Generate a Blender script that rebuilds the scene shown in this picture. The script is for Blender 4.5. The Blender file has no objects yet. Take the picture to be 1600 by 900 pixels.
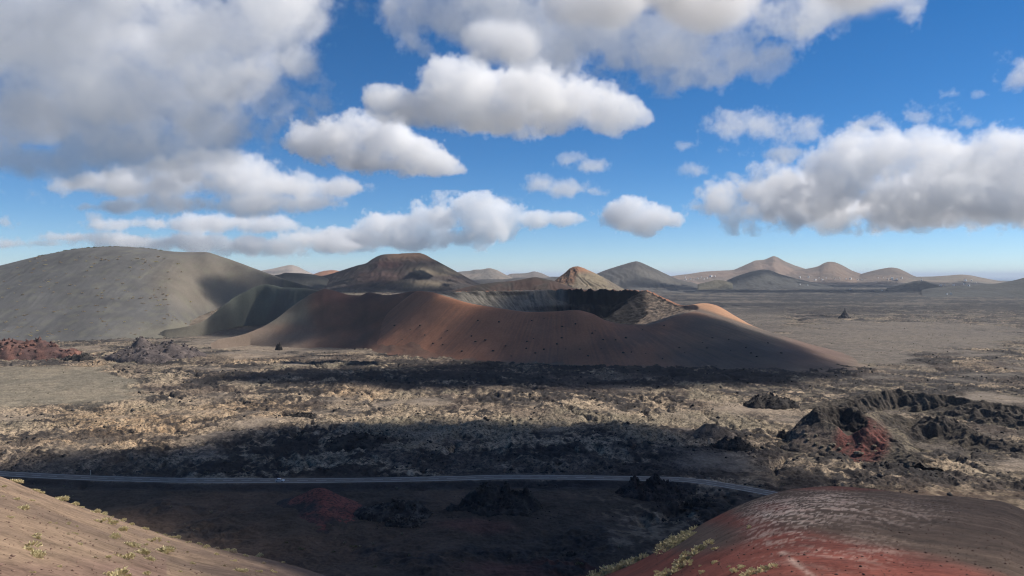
import bpy, math, random
import numpy as np
from mathutils import Vector

# ------------------------------------------------------------------ camera, sky, sun, exposure
S = bpy.context.scene
C = S.collection
F = 1155.0                                   # focal length in 1600 px frame units
PITCH = math.atan(19.0 / F)
HC = 100.0                                   # camera height above the valley road
cam = bpy.data.cameras.new('camera'); cam_o = bpy.data.objects.new('camera', cam); C.objects.link(cam_o)
cam.sensor_width = 36.0; cam.lens = 36.0 * F / 1600.0
cam.clip_start = 0.5; cam.clip_end = 150000
cam_o.location = (0, 0, HC); cam_o.rotation_euler = (math.pi / 2 - PITCH, 0, 0)
S.camera = cam_o

EL, AZ = 45.0, 75.0                          # sun: high, to the right and a little beyond
SUN_DIR = Vector((math.sin(math.radians(AZ)) * math.cos(math.radians(EL)),
                  math.cos(math.radians(AZ)) * math.cos(math.radians(EL)), math.sin(math.radians(EL))))
world = bpy.data.worlds.new('World'); S.world = world; world.use_nodes = True
wn = world.node_tree
sky = wn.nodes.new('ShaderNodeTexSky'); sky.sky_type = 'NISHITA'; sky.sun_disc = False
sky.sun_elevation = math.radians(EL); sky.sun_rotation = math.radians(AZ)
sky.altitude = 400; sky.air_density = 0.6; sky.dust_density = 0.0; sky.ozone_density = 3.2
HAZE = 3.6e-5                                # density of the air, per metre
hsv = wn.nodes.new('ShaderNodeHueSaturation'); hsv.inputs['Saturation'].default_value = 1.28
wn.links.new(sky.outputs[0], hsv.inputs['Color'])
wn.links.new(hsv.outputs[0], wn.nodes['Background'].inputs[0])
wn.nodes['Background'].inputs[1].default_value = 0.085
sun = bpy.data.lights.new('sun', 'SUN'); sun.energy = 4.5; sun.angle = math.radians(0.5); sun.color = (1.0, 0.93, 0.83)
sun_o = bpy.data.objects.new('sun', sun); C.objects.link(sun_o)
sun_o.rotation_euler = SUN_DIR.to_track_quat('Z', 'Y').to_euler(); sun_o.location = (0, 0, 2000)
S.view_settings.view_transform = 'Standard'; S.view_settings.look = 'None'
S.view_settings.exposure = 0.42; S.view_settings.gamma = 1.0
S.cycles.use_denoising = True
S.cycles.max_bounces = 48; S.cycles.diffuse_bounces = 2; S.cycles.volume_bounces = 48
S.cycles.volume_step_rate = 1.0; S.cycles.volume_max_steps = 200
S.cycles.use_light_tree = False
S.cycles.filter_width = 1.15
S.cycles.denoising_prefilter = 'ACCURATE'

# ------------------------------------------------------------------ numeric helpers
cp_, sp_ = math.cos(PITCH), math.sin(PITCH)
def at(px, row, D):
    """world point that stands D metres ahead along the sight line of a photo coordinate"""
    a = (px - 800.0) / F; b = (450.0 - row) / F
    s = D / (cp_ + b * sp_)
    return (a * s, D, HC + s * (b * cp_ - sp_))
def uv_of(px, row):
    a = (px - 800.0) / F; b = (450.0 - row) / F
    k = cp_ + b * sp_
    return a / k, (b * cp_ - sp_) / k
def on_ground(px, row, z=0.0):
    u, v = uv_of(px, row)
    D = (z - HC) / v
    return (u * D, D)
def photo_of(x, y, z):
    """the inverse of at(): where a world point falls, used to pick soil zones by sight line once, fixed to the ground afterwards"""
    k = y * cp_ - (z - HC) * sp_
    return 800 + F * x / k, 450 - F * (y * sp_ + (z - HC) * cp_) / k

_rng = np.random.RandomState(7)
_GA = _rng.rand(4096) * 2 * np.pi
_GX, _GY = np.cos(_GA), np.sin(_GA)
def _hash(ix, iy, seed):
    h = (ix * 374761393 + iy * 668265263 + seed * 1442695041) & 0xffffffff
    h = ((h ^ (h >> 13)) * 1274126177) & 0xffffffff
    return ((h ^ (h >> 16)) & 4095)
def perlin(x, y, seed=0):
    x = np.asarray(x, float); y = np.asarray(y, float)
    xi = np.floor(x).astype(np.int64); yi = np.floor(y).astype(np.int64)
    xf = x - xi; yf = y - yi
    u = xf * xf * xf * (xf * (xf * 6 - 15) + 10); v = yf * yf * yf * (yf * (yf * 6 - 15) + 10)
    def g(dx, dy):
        h = _hash(xi + dx, yi + dy, seed)
        return _GX[h] * (xf - dx) + _GY[h] * (yf - dy)
    a = g(0, 0); b = g(1, 0); c = g(0, 1); d = g(1, 1)
    return ((a + u * (b - a)) * (1 - v) + (c + u * (d - c)) * v) * 1.5
def fbm(x, y, scale, octv=5, seed=0, gain=.5):
    s = 0; amp = 1; tot = 0; k = 1.0 / scale
    for o in range(octv):
        s = s + amp * perlin(x * k + 13.7 * o, y * k - 7.3 * o, seed + o); tot += amp; amp *= gain; k *= 2.03
    return s / tot
def ridged(x, y, scale, octv=5, seed=0, gain=.55):
    s = 0; amp = 1; tot = 0; k = 1.0 / scale
    for o in range(octv):
        s = s + amp * (1 - np.abs(perlin(x * k + 3.1 * o, y * k + 9.2 * o, seed + o)) * 1.6); tot += amp; amp *= gain; k *= 2.1
    return s / tot
def sstep(a, b, x):
    t = np.clip((np.asarray(x, float) - a) / (b - a), 0, 1)
    return t * t * (3 - 2 * t)
def bump2(x, y, cx, cy, rx, ry, hard=1.0):
    """1 inside an ellipse, falling softly to 0 at about twice its radius"""
    d = np.sqrt(((x - cx) / rx) ** 2 + ((y - cy) / ry) ** 2)
    return 1 - sstep(1 - .5 * hard, 1 + .5 * hard, d)
def pchip(xs, ys, x):
    xs = np.asarray(xs, float); ys = np.asarray(ys, float); x = np.asarray(x, float)
    h = np.diff(xs); d = np.diff(ys) / h
    m = np.zeros_like(ys)
    if len(xs) > 2:
        ok = d[:-1] * d[1:] > 0
        w1 = 2 * h[1:] + h[:-1]; w2 = h[1:] + 2 * h[:-1]
        with np.errstate(divide='ignore', invalid='ignore'):
            mm = (w1 + w2) / (w1 / d[:-1] + w2 / d[1:])
        m[1:-1] = np.where(ok, mm, 0)
    m[0] = d[0]; m[-1] = d[-1]
    i = np.clip(np.searchsorted(xs, x) - 1, 0, len(h) - 1)
    t = np.clip((x - xs[i]) / h[i], 0, 1)
    return ((2 * t**3 - 3 * t**2 + 1) * ys[i] + (t**3 - 2 * t**2 + t) * h[i] * m[i]
            + (-2 * t**3 + 3 * t**2) * ys[i + 1] + (t**3 - t**2) * h[i] * m[i + 1])
def col3(c):
    return np.array(c, float)
def mixc(a, b, t):
    t = np.asarray(t)[..., None]
    return a * (1 - t) + b * t

# ------------------------------------------------------------------ object helpers
def tag(o, label=None, cat=None, group=None, kind=None):
    if label: o['label'] = label
    if cat: o['category'] = cat
    if group: o['group'] = group
    if kind: o['kind'] = kind
    return o
def link_mesh(name, me, mat=None, parent=None):
    o = bpy.data.objects.new(name, me); C.objects.link(o)
    if mat: me.materials.append(mat)
    if parent: o.parent = parent
    return o
def grid_mesh(name, X, Y, Z, Col, mat, closed=False):
    """a sheet of quads over two-dimensional coordinate arrays, with its soil colour per vertex"""
    n, m = X.shape
    co = np.stack([X, Y, Z], -1).reshape(-1, 3).astype(np.float32)
    idx = np.arange(n * m).reshape(n, m)
    a = idx[:-1, :-1]; b = idx[:-1, 1:]; c = idx[1:, 1:]; d = idx[1:, :-1]
    q = np.stack([a, b, c, d], -1).reshape(-1, 4)
    if closed:
        q2 = np.stack([idx[:-1, -1], idx[:-1, 0], idx[1:, 0], idx[1:, -1]], -1)
        q = np.concatenate([q, q2])
    p0 = co[q[0]]; nz = np.cross(p0[1] - p0[0], p0[3] - p0[0])[2]
    if nz < 0: q = q[:, ::-1]
    me = bpy.data.meshes.new(name)
    me.vertices.add(len(co)); me.vertices.foreach_set('co', co.ravel())
    me.loops.add(q.size); me.loops.foreach_set('vertex_index', q.ravel().astype(np.int32))
    me.polygons.add(len(q)); me.polygons.foreach_set('loop_start', np.arange(0, q.size, 4, dtype=np.int32))
    me.polygons.foreach_set('use_smooth', np.ones(len(q), bool))
    if Col is not None:
        at_ = me.attributes.new('soil', 'FLOAT_COLOR', 'POINT')
        cc = np.ones((len(co), 4), np.float32); cc[:, :3] = np.clip(Col[..., :3].reshape(-1, 3), 0.004, .9)
        if Col.shape[-1] == 4: cc[:, 3] = Col[..., 3].ravel()
        at_.data.foreach_set('color', cc.ravel())
    me.update(); me.validate()
    return link_mesh(name, me, mat)

# ------------------------------------------------------------------ materials
def soil_material(name, fine=1.2, coarse=14.0, contrast=.45, bump=.5, bump_dist=.25, rough=.95, pits=0.0, pit_scale=2.2):
    """soil colour from the mesh, broken up by two scales of grain in world space, with a granular bump"""
    m = bpy.data.materials.new(name); m.use_nodes = True
    t = m.node_tree; N = t.nodes.new; L = t.links.new
    p = t.nodes['Principled BSDF']; p.inputs['Roughness'].default_value = rough
    p.inputs['Specular IOR Level'].default_value = .12
    at_ = N('ShaderNodeAttribute'); at_.attribute_name = 'soil'
    geo = N('ShaderNodeNewGeometry')
    n1 = N('ShaderNodeTexNoise'); n1.inputs['Scale'].default_value = 1 / fine; n1.inputs['Detail'].default_value = 5; n1.inputs['Roughness'].default_value = .65
    n2 = N('ShaderNodeTexNoise'); n2.inputs['Scale'].default_value = 1 / coarse; n2.inputs['Detail'].default_value = 4
    for n in (n1, n2): L(geo.outputs['Position'], n.inputs['Vector'])
    ad = N('ShaderNodeMath'); ad.operation = 'ADD'; L(n1.outputs[0], ad.inputs[0]); L(n2.outputs[0], ad.inputs[1])
    mr = N('ShaderNodeMapRange'); mr.inputs['From Min'].default_value = .65; mr.inputs['From Max'].default_value = 1.35
    mr.inputs['To Min'].default_value = 1 - contrast; mr.inputs['To Max'].default_value = 1 + contrast
    L(ad.outputs[0], mr.inputs['Value'])
    mu = N('ShaderNodeVectorMath'); mu.operation = 'SCALE'; L(at_.outputs['Color'], mu.inputs[0]); L(mr.outputs[0], mu.inputs['Scale'])
    base_out = mu.outputs[0]
    if pits:
        # dark clinker showing between the pale crusts, where the mesh says the flow is rough
        n3 = N('ShaderNodeTexNoise'); n3.inputs['Scale'].default_value = 1 / pit_scale; n3.inputs['Detail'].default_value = 4; n3.inputs['Roughness'].default_value = .7
        L(geo.outputs['Position'], n3.inputs['Vector'])
        m3 = N('ShaderNodeMapRange'); m3.interpolation_type = 'SMOOTHSTEP'; m3.inputs['From Min'].default_value = .47; m3.inputs['From Max'].default_value = .60
        L(n3.outputs[0], m3.inputs['Value'])
        m4 = N('ShaderNodeMath'); m4.operation = 'MULTIPLY'; L(m3.outputs[0], m4.inputs[0]); L(at_.outputs['Alpha'], m4.inputs[1])
        m5 = N('ShaderNodeMath'); m5.operation = 'MULTIPLY'; L(m4.outputs[0], m5.inputs[0]); m5.inputs[1].default_value = pits
        mx = N('ShaderNodeMix'); mx.data_type = 'RGBA'; L(m5.outputs[0], mx.inputs[0]); L(base_out, mx.inputs[6]); mx.inputs[7].default_value = (.028, .025, .024, 1)
        base_out = mx.outputs[2]
    L(base_out, p.inputs['Base Color'])
    bp = N('ShaderNodeBump'); bp.inputs['Strength'].default_value = bump; bp.inputs['Distance'].default_value = bump_dist * fine * 2
    L(n1.outputs[0], bp.inputs['Height']); L(bp.outputs[0], p.inputs['Normal'])
    return m
def plain_material(name, col, rough=.8, metal=0.0, spec=.3, var=.15, scale=6.0):
    m = bpy.data.materials.new(name); m.use_nodes = True
    t = m.node_tree; N = t.nodes.new; L = t.links.new
    p = t.nodes['Principled BSDF']; p.inputs['Roughness'].default_value = rough; p.inputs['Metallic'].default_value = metal
    p.inputs['Specular IOR Level'].default_value = spec
    tc = N('ShaderNodeTexCoord'); n = N('ShaderNodeTexNoise'); n.inputs['Scale'].default_value = scale; n.inputs['Detail'].default_value = 4
    L(tc.outputs['Object'], n.inputs['Vector'])
    r = N('ShaderNodeValToRGB'); r.color_ramp.elements[0].position = .3; r.color_ramp.elements[1].position = .7
    r.color_ramp.elements[0].color = [c * (1 - var) for c in col] + [1]; r.color_ramp.elements[1].color = [min(.95, c * (1 + var)) for c in col] + [1]
    L(n.outputs[0], r.inputs[0]); L(r.outputs[0], p.inputs['Base Color'])
    return m
M_LAVA = soil_material('lava_soil', fine=1.6, coarse=11, contrast=.5, bump=.7, bump_dist=.3, pits=.8, pit_scale=1.5)
M_ASH = soil_material('ash_soil', fine=2.5, coarse=40, contrast=.22, bump=.35, bump_dist=.08)
M_NEAR = soil_material('near_soil', fine=.3, coarse=2.0, contrast=.5, bump=.7, bump_dist=.12)
M_FAR = soil_material('far_soil', fine=25, coarse=160, contrast=.25, bump=.4, bump_dist=.1)
M_ROCK = soil_material('rock_soil', fine=1.1, coarse=5, contrast=.6, bump=.9, bump_dist=.35)

# ------------------------------------------------------------------ the valley floor
ROAD_PIX = [(-260, 733), (-120, 735.5), (0, 740), (60, 743), (100, 745), (200, 748.5), (300, 750.5), (438, 751), (600, 749.5), (700, 747.5),
            (800, 745.2), (900, 746), (965, 747), (1060, 749), (1100, 753), (1150, 761), (1200, 770), (1240, 778), (1300, 794), (1400, 830)]
ROAD_Z = 1.2
road_u = np.array([uv_of(a, b)[0] for a, b in ROAD_PIX])
road_D = np.array([on_ground(a, b, ROAD_Z)[1] for a, b in ROAD_PIX])
def road_depth(u):
    return pchip(road_u, road_D, u)

def plateau(x, y):
    """the high ground behind the big crater"""
    return 58 * sstep(1230, 1750, y) * (1 - sstep(250, 470, x - (y - 2000) * .1)) * (1 - .0 * y)
def zones(x, y):
    px, row = photo_of(x, y, np.zeros_like(x))
    return px, row
def ground_base(x, y):
    z = 30 * sstep(2000, 7500, y) * 1.0
    z = z - 110 * sstep(10500, 14500, y)
    z = z + plateau(x, y)
    z = z + np.maximum(0, 215 - y) * .38
    z = z + 3.0 * fbm(x, y, 160, 3, 11) * sstep(250, 500, y)
    return z
def lava_mask(x, y):
    """1 where the flow is rough clinker, 0 where ash smooths it"""
    px, row = zones(x, y)
    m = .70 + 1.0 * fbm(x, y, 70, 4, 21)
    m = m + .35 * bump2(px, row, 800, 590, 520, 32) + .2 * bump2(px, row, 700, 690, 500, 40)
    m = m - 1.2 * bump2(px, row, 60, 603, 130, 24) - .9 * sstep(745, 790, row) * (1 - .7 * sstep(930, 1050, px))
    m = m - 1.0 * bump2(px, row, 1400, 525, 170, 20) - 1.0 * bump2(px, row, 1345, 556, 70, 11)
    m = m - .7 * bump2(px, row, 1160, 500, 60, 25) - .5 * bump2(px, row, 430, 535, 150, 25)
    return sstep(.25, .8, m)
def ground_z(x, y, detail=True):
    z = ground_base(x, y)
    lm = lava_mask(x, y)
    if detail:
        near = 1 - sstep(900, 3500, y)
        r = .5 * ridged(x, y, 26, 5, 31) + .5 * ridged(x, y, 10, 4, 32)
        r5 = ridged(x, y, 5.5, 4, 33)
        z = z + lm * (r - .62) * (3.6 * near + 2.5) + lm * (r5 - .6) * 1.7 * near + lm * 2.6 * fbm(x, y, 45, 3, 41)
        z = z + (1 - lm) * near * .8 * (r5 - .6) * sstep(.3, .6, r)
        z = z + .25 * fbm(x, y, 9, 3, 51)
        vly = 1 - sstep(318, 350, y)
        z = z + vly * (3.2 * fbm(x, y, 38, 4, 53) + 2.6 * sstep(.1, .45, fbm(x, y, 48, 4, 55)) * (ridged(x, y, 8, 5, 57) - .35))
        chan = np.abs(fbm(x, y, 120, 4, 61))
        z = z - lm * 3.5 * (1 - sstep(.0, .04, chan)) * near
    u = x / np.maximum(y, 1.0)
    d = (y - road_depth(u))
    on = (np.abs(u) < .9)
    flat = 1 - sstep(4.6, 12.0, np.abs(d)); flat = flat * on
    z = z * (1 - flat) + flat * (ROAD_Z - .12)
    return z
def ground_col(x, y):
    px, row = zones(x, y)
    lm = lava_mask(x, y)
    pale = col3((.41, .315, .215)); grey = col3((.20, .165, .13)); dark = col3((.040, .035, .033)); ash = col3((.075, .057, .043))
    ochre = col3((.40, .265, .15)); tan = col3((.26, .205, .155)); olive = col3((.24, .20, .14))
    f = fbm(x, y, 38, 5, 71); f2 = fbm(x, y, 6, 4, 81); f3 = fbm(x, y, 110, 3, 91)
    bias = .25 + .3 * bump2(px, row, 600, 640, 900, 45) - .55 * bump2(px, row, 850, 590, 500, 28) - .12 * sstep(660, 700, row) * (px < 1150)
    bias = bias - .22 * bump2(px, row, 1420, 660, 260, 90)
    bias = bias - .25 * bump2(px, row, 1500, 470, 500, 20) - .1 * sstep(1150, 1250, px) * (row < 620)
    t = sstep(-.22, .32, f * 1.3 + f2 * 1.0 + f3 * 1.0 + bias * .9 - .24)
    c = mixc(dark, mixc(pale, olive, sstep(-.1, .4, f3)), t)
    # warm ochre lichen and oxide patches
    oc = np.maximum.reduce([.9 * bump2(px, row, 200, 662, 110, 28), .9 * bump2(px, row, 60, 577, 110, 7), .8 * bump2(px, row, 145, 567, 26, 8),
                            .8 * bump2(px, row, 560, 612, 50, 9), .7 * bump2(px, row, 380, 640, 110, 16), .7 * bump2(px, row, 150, 690, 120, 10),
                            .6 * bump2(px, row, 400, 560, 70, 7), .5 * bump2(px, row, 100, 640, 60, 6)])
    c = mixc(c, ochre, np.clip(oc * (.3 + .65 * t) * (.6 + f2), 0, 1))
    # smooth ash: valley, pans, drifts
    sm = 1 - lm
    a_col = np.where((row > 735)[..., None], ash, mixc(grey, tan, sstep(-.1, .2, f3)))
    a_col = np.where((px > 1100)[..., None] & (row < 600)[..., None], mixc(col3((.165, .14, .115)), col3((.12, .105, .09)), sstep(-.2, .3, f)), a_col)
    a_col = np.where((px < 250)[..., None] & (row < 640)[..., None] & (row > 570)[..., None], col3((.205, .178, .132)), a_col)
    brn = mixc(col3((.115, .088, .07)), col3((.17, .13, .098)), sstep(-.2, .3, f + .5 * f2))
    c = mixc(c, brn, .75 * sstep(.0, .35, fbm(x, y, 85, 4, 111)) * lm)
    c = mixc(c, a_col, sm * .85)
    # the valley below the road: brown black ash with a rusty near edge
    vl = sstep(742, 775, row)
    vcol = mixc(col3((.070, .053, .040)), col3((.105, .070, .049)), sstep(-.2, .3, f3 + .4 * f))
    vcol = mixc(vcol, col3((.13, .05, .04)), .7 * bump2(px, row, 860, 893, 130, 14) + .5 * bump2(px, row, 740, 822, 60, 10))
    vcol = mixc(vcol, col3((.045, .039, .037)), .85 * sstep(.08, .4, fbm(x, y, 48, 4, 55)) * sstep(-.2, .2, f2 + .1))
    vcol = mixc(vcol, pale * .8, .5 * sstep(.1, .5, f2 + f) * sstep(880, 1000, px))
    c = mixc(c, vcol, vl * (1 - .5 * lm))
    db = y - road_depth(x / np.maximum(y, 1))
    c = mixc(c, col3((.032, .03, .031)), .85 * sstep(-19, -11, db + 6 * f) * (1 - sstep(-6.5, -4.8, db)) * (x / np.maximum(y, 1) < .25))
    # far plain: lines of older flows
    far = sstep(1500, 2600, y)
    st = fbm(x * .45, y, 260, 5, 101)
    pan = bump2(px, row, 1400, 525, 190, 22, 1.0)
    c = mixc(c, mixc(col3((.024, .024, .026)), col3((.115, .10, .083)), sstep(-.06, .36, st + .75 * f + .6 * f2 * (1 - far) - .06 + .25 * bump2(px, row, 1350, 500, 300, 12))), (.35 + .55 * far) * sstep(800, 1300, y) * (1 - .85 * pan))
    return np.concatenate([c, (np.clip(lm * 1.1 + .3, 0, 1) * (1 - .4 * sstep(1500, 3000, y)) * (1 - .55 * sstep(745, 780, row)))[..., None]], -1)

def fan(rows_D, us):
    D, U = np.meshgrid(rows_D, us, indexing='ij')
    return U * D, D
r_near = np.arange(980, 575, -.8); r_mid = np.arange(575, 452, -.42); r_far = np.arange(452, 438.5, -.25)
rows_ = np.concatenate([r_near, r_mid, r_far])
Ds = np.array([(0 - HC) / uv_of(800, r)[1] for r in rows_])
Ds = np.concatenate([Ds, [14500, 15200]])
us = np.concatenate([np.linspace(-2.2, -.78, 70, endpoint=False), np.linspace(-.78, .78, 1080), np.linspace(.78, 2.2, 71)[1:]])
X, Y = fan(Ds, us)
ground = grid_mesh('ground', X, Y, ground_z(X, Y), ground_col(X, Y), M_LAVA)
tag(ground, 'rough plain of dark lava and pale lichen round the cones', 'ground', kind='structure')

# sea beyond the far coast
me = bpy.data.meshes.new('sea')
R_ = 90000
me.from_pydata([(-R_, 9000, -55), (R_, 9000, -55), (R_, R_, -55), (-R_, R_, -55)], [], [(0, 1, 2, 3)])
sea_m = plain_material('sea_water', (.03, .10, .17), rough=.35, spec=.5, var=.1, scale=.002)
tag(link_mesh('sea', me, sea_m), 'strip of blue sea on the horizon behind the far hills', 'sea', kind='structure')

# ------------------------------------------------------------------ hills lofted from crest to foot
def loft(name, label, crest, foot=None, zf=0.0, wf=None, wb=None, colf=None, mat=None, amp=.03, gul=.03, seed=1, round_=.12, flare=1.3,
         nt=70, nb=16, step=1.6, sink=6.0, nscale=None):
    """crest: (px, row, D) points along the skyline of the hill; foot: (px, row) of its near edge on ground of height zf, or wf = depth of the near flank"""
    P = [at(*c) for c in crest]
    cu = np.array([p[0] / p[1] for p in P]); cD = np.array([p[1] for p in P]); cz = np.array([p[2] for p in P])
    n = max(24, int((crest[-1][0] - crest[0][0]) / step))
    u = np.linspace(cu[0], cu[-1], n)
    Dc = pchip(cu, cD, u); zc = pchip(cu, cz, u)
    if foot:
        fu = np.array([uv_of(*p)[0] for p in foot]); fD = np.array([on_ground(p[0], p[1], zf)[1] for p in foot])
        w = np.maximum(Dc - pchip(fu, fD, u), 12.0)
    else:
        w = np.full(n, float(wf))
    wbk = np.full(n, float(wb)) if wb else np.maximum((zc - zf), 4) * 2.4
    t = np.concatenate([np.linspace(-1, 0, nb, endpoint=False), np.linspace(0, 1.12, nt) ** 1.0])
    T, _ = np.meshgrid(t, u, indexing='ij')
    Dg = Dc[None] - np.where(T > 0, T * w[None], T * wbk[None])
    A = np.abs(T)
    r = round_
    p = (np.sqrt(A * A + r * r) - r) / (math.sqrt(1 + r * r) - r)
    p = np.where(p < 1, 1 - np.abs(1 - np.minimum(p, 1)) ** flare, 1 + (p - 1) * .35)
    H = np.maximum(zc - zf, 1.0)
    Z = zc[None] - p * (H[None] + 1.0)
    Xg = u[None] * Dg
    ns = nscale or max(H.max() * .8, 12)
    env = sstep(0, .25, A) * .85 + .15
    Z = Z + env * amp * H.max() * fbm(Xg, Dg, ns, 5, seed)
    Z = Z + env * gul * H.max() * (ridged(Xg + 25 * fbm(Xg, Dg, ns, 2, seed + 9), Dg * .22, ns * .35, 3, seed + 5) - .6) * np.minimum(1, H[None] / H.max() * 1.5)
    edge = sstep(0, .03, (u - u[0]) / (u[-1] - u[0])) * sstep(0, .03, (u[-1] - u) / (u[-1] - u[0]))
    Z = Z - (1 - edge)[None] * 3.0 - sink * sstep(1.0, 1.12, T) - sink * sstep(.9, 1.0, -T)
    px, row = photo_of(Xg, Dg, Z)
    Col = colf(Xg, Dg, Z, px, row, T)
    o = grid_mesh(name, Xg, Dg, Z, Col, mat or M_ASH)
    o['kind'] = 'structure'
    tag(o, label, 'hill')
    return (u, Dc, zc, w, zf)

def flat_col(c, c2=None, scale=120, seed=3):
    c = col3(c); c2 = col3(c2) if c2 is not None else c * .75
    return lambda x, y, z, px, row, t: mixc(c, c2, sstep(-.25, .35, fbm(x, y, scale, 4, seed)))

def col_grey_hill(x, y, z, px, row, t):
    c = mixc(col3((.113, .110, .105)), col3((.092, .090, .087)), sstep(-.3, .3, fbm(x, y, 130, 4, 5)))
    c = mixc(c, col3((.165, .14, .108)), .75 * bump2(px, row, 320, 440, 80, 45))
    c = mixc(c, col3((.19, .17, .125)), .8 * sstep(490, 525, row + 16 * fbm(x, y, 60, 3, 6)) * sstep(130, 300, px))
    c = mixc(c, col3((.155, .15, .11)), .35 * sstep(.05, .3, fbm(x, y, 25, 4, 8)))
    return c
loft('hill', 'broad smooth grey ash hill filling the left side', [(-420, 470, 1650), (-200, 452, 1680), (-60, 428, 1700), (0, 415, 1700), (40, 405, 1700), (80, 396, 1700), (130, 387.5, 1700), (180, 385, 1700),
     (225, 387.5, 1700), (270, 393, 1690), (300, 394, 1680), (318, 393.5, 1670), (350, 402, 1660), (400, 420, 1640), (450, 438, 1620), (500, 452, 1600), (560, 470, 1580)],
     foot=[(-420, 536), (0, 533), (150, 531), (260, 526), (320, 512), (400, 505), (560, 500)], colf=col_grey_hill, amp=.03, gul=.012, seed=101, round_=.25, flare=1.25, nt=150)

def col_mound(x, y, z, px, row, t):
    c = mixc(col3((.10, .108, .088)), col3((.072, .076, .068)), sstep(-.2, .3, fbm(x, y, 50, 4, 15)))
    c = mixc(c, col3((.15, .135, .105)), 1 - sstep(310, 375, px + 1.2 * (505 - row) * (row < 505)))
    return mixc(c, col3((.11, .075, .06)), .6 * sstep(470, 520, px))
loft('hill', 'dark green grey mound below the right end of the big grey hill', [(250, 516, 1230), (285, 511, 1240), (315, 503, 1260), (335, 489, 1300), (352, 475, 1330), (368, 463, 1350), (385, 455, 1360), (402, 447, 1370), (415, 444.5, 1375), (428, 446, 1375), (445, 449.5, 1370), (470, 450, 1360), (495, 453, 1350),
     (520, 460, 1330), (560, 475, 1300)], foot=[(250, 520), (300, 517), (345, 515), (400, 516), (460, 522), (560, 532)], colf=col_mound, amp=.05, gul=.05, seed=131)
loft('hill', 'jagged dark ridge rising behind the dip beside the grey hill', [(405, 441, 2200), (418, 437, 2200), (430, 430, 2200), (438, 428.5, 2200), (446, 426, 2200), (455, 426.5, 2200), (470, 427, 2200), (482, 428, 2200), (495, 430, 2200),
     (515, 436, 2200)], wf=300, zf=40, colf=flat_col((.085, .085, .075), (.06, .058, .055)), seed=141, amp=.05, nt=40)
loft('hill', 'small orange brown hump on the skyline left of the flat topped mountain', [(480, 433, 4000), (495, 426.5, 4000), (508, 423, 4000), (520, 422, 4000), (530, 423.5, 4000), (545, 430, 4000)], wf=600, zf=50,
     colf=flat_col((.30, .15, .09), (.22, .12, .08)), seed=151, mat=M_FAR, nt=30)
loft('hill', 'pale pinkish far hill behind the saddle of the left skyline', [(385, 430, 6500), (405, 423.5, 6500), (425, 420, 6500), (440, 416.5, 6500), (455, 414, 6500), (465, 416.5, 6500), (480, 424, 6500), (500, 432, 6500)], wf=1500, zf=50,
     colf=flat_col((.30, .25, .215), (.22, .2, .18), 300), seed=161, mat=M_FAR, nt=40)

def col_mount(x, y, z, px, row, t):
    c = mixc(col3((.070, .055, .050)), col3((.048, .043, .042)), sstep(-.25, .3, fbm(x, y, 140, 4, 25)))
    c = mixc(c, col3((.11, .05, .042)), .6 * bump2(px, row, 606, 413, 22, 7) + .3 * bump2(px, row, 590, 432, 40, 9))
    c = mixc(c, col3((.24, .145, .09)), .85 * (1 - sstep(398, 412, row)) * sstep(590, 620, px))  # brown summit, lightened in colour for sunlight the clouds keep off it
    c = mixc(c, col3((.23, .185, .125)), .75 * bump2(px, row, 695, 422, 46, 8) + .5 * bump2(px, row, 660, 445, 40, 7))  # sunlit stripe of the right flank, put into the soil colour
    c = mixc(c, col3((.03, .03, .032)), .9 * bump2(px, row, 590, 446, 16, 4) * (fbm(x, y, 30, 3, 27) > -.1))
    return mixc(c, col3((.2, .175, .13)), .8 * sstep(451, 459, row + 4 * fbm(x, y, 60, 3, 26)))
loft('hill', 'dark flat topped mountain with a brown summit left of the middle', [(470, 446, 2300), (488, 436, 2300), (500, 432.5, 2300), (520, 427, 2300), (540, 420.5, 2300), (558, 415, 2300), (572, 411.5, 2300), (580, 406, 2300), (590, 400.5, 2300), (600, 397.5, 2300), (612, 396.8, 2300),
     (628, 396, 2300), (645, 395.5, 2300), (655, 395, 2300), (663, 397.5, 2300), (675, 404, 2300), (700, 417, 2300), (725, 431, 2300), (742, 440, 2300), (765, 448, 2300)], wf=430, zf=52,
     colf=col_mount, seed=171, amp=.06, gul=.06, nt=110, flare=1.35, round_=.2)

def col_back(x, y, z, px, row, t):
    c = mixc(col3((.075, .052, .045)), col3((.05, .044, .04)), sstep(-.2, .3, fbm(x, y, 40, 4, 35)))
    return c
loft('hill', 'low dark brown rise directly behind the crater', [(670, 460, 1420), (690, 456.5, 1420), (715, 452, 1420), (745, 445, 1430), (775, 441, 1440), (800, 439, 1450), (820, 435.5, 1450), (836, 433, 1450), (850, 435.5, 1450),
     (868, 439.5, 1450), (885, 446, 1440), (902, 451, 1430), (960, 455, 1420), (1000, 460, 1400)], wf=150, zf=35, colf=col_back, seed=181, amp=.04, gul=.05, nt=60)

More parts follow.
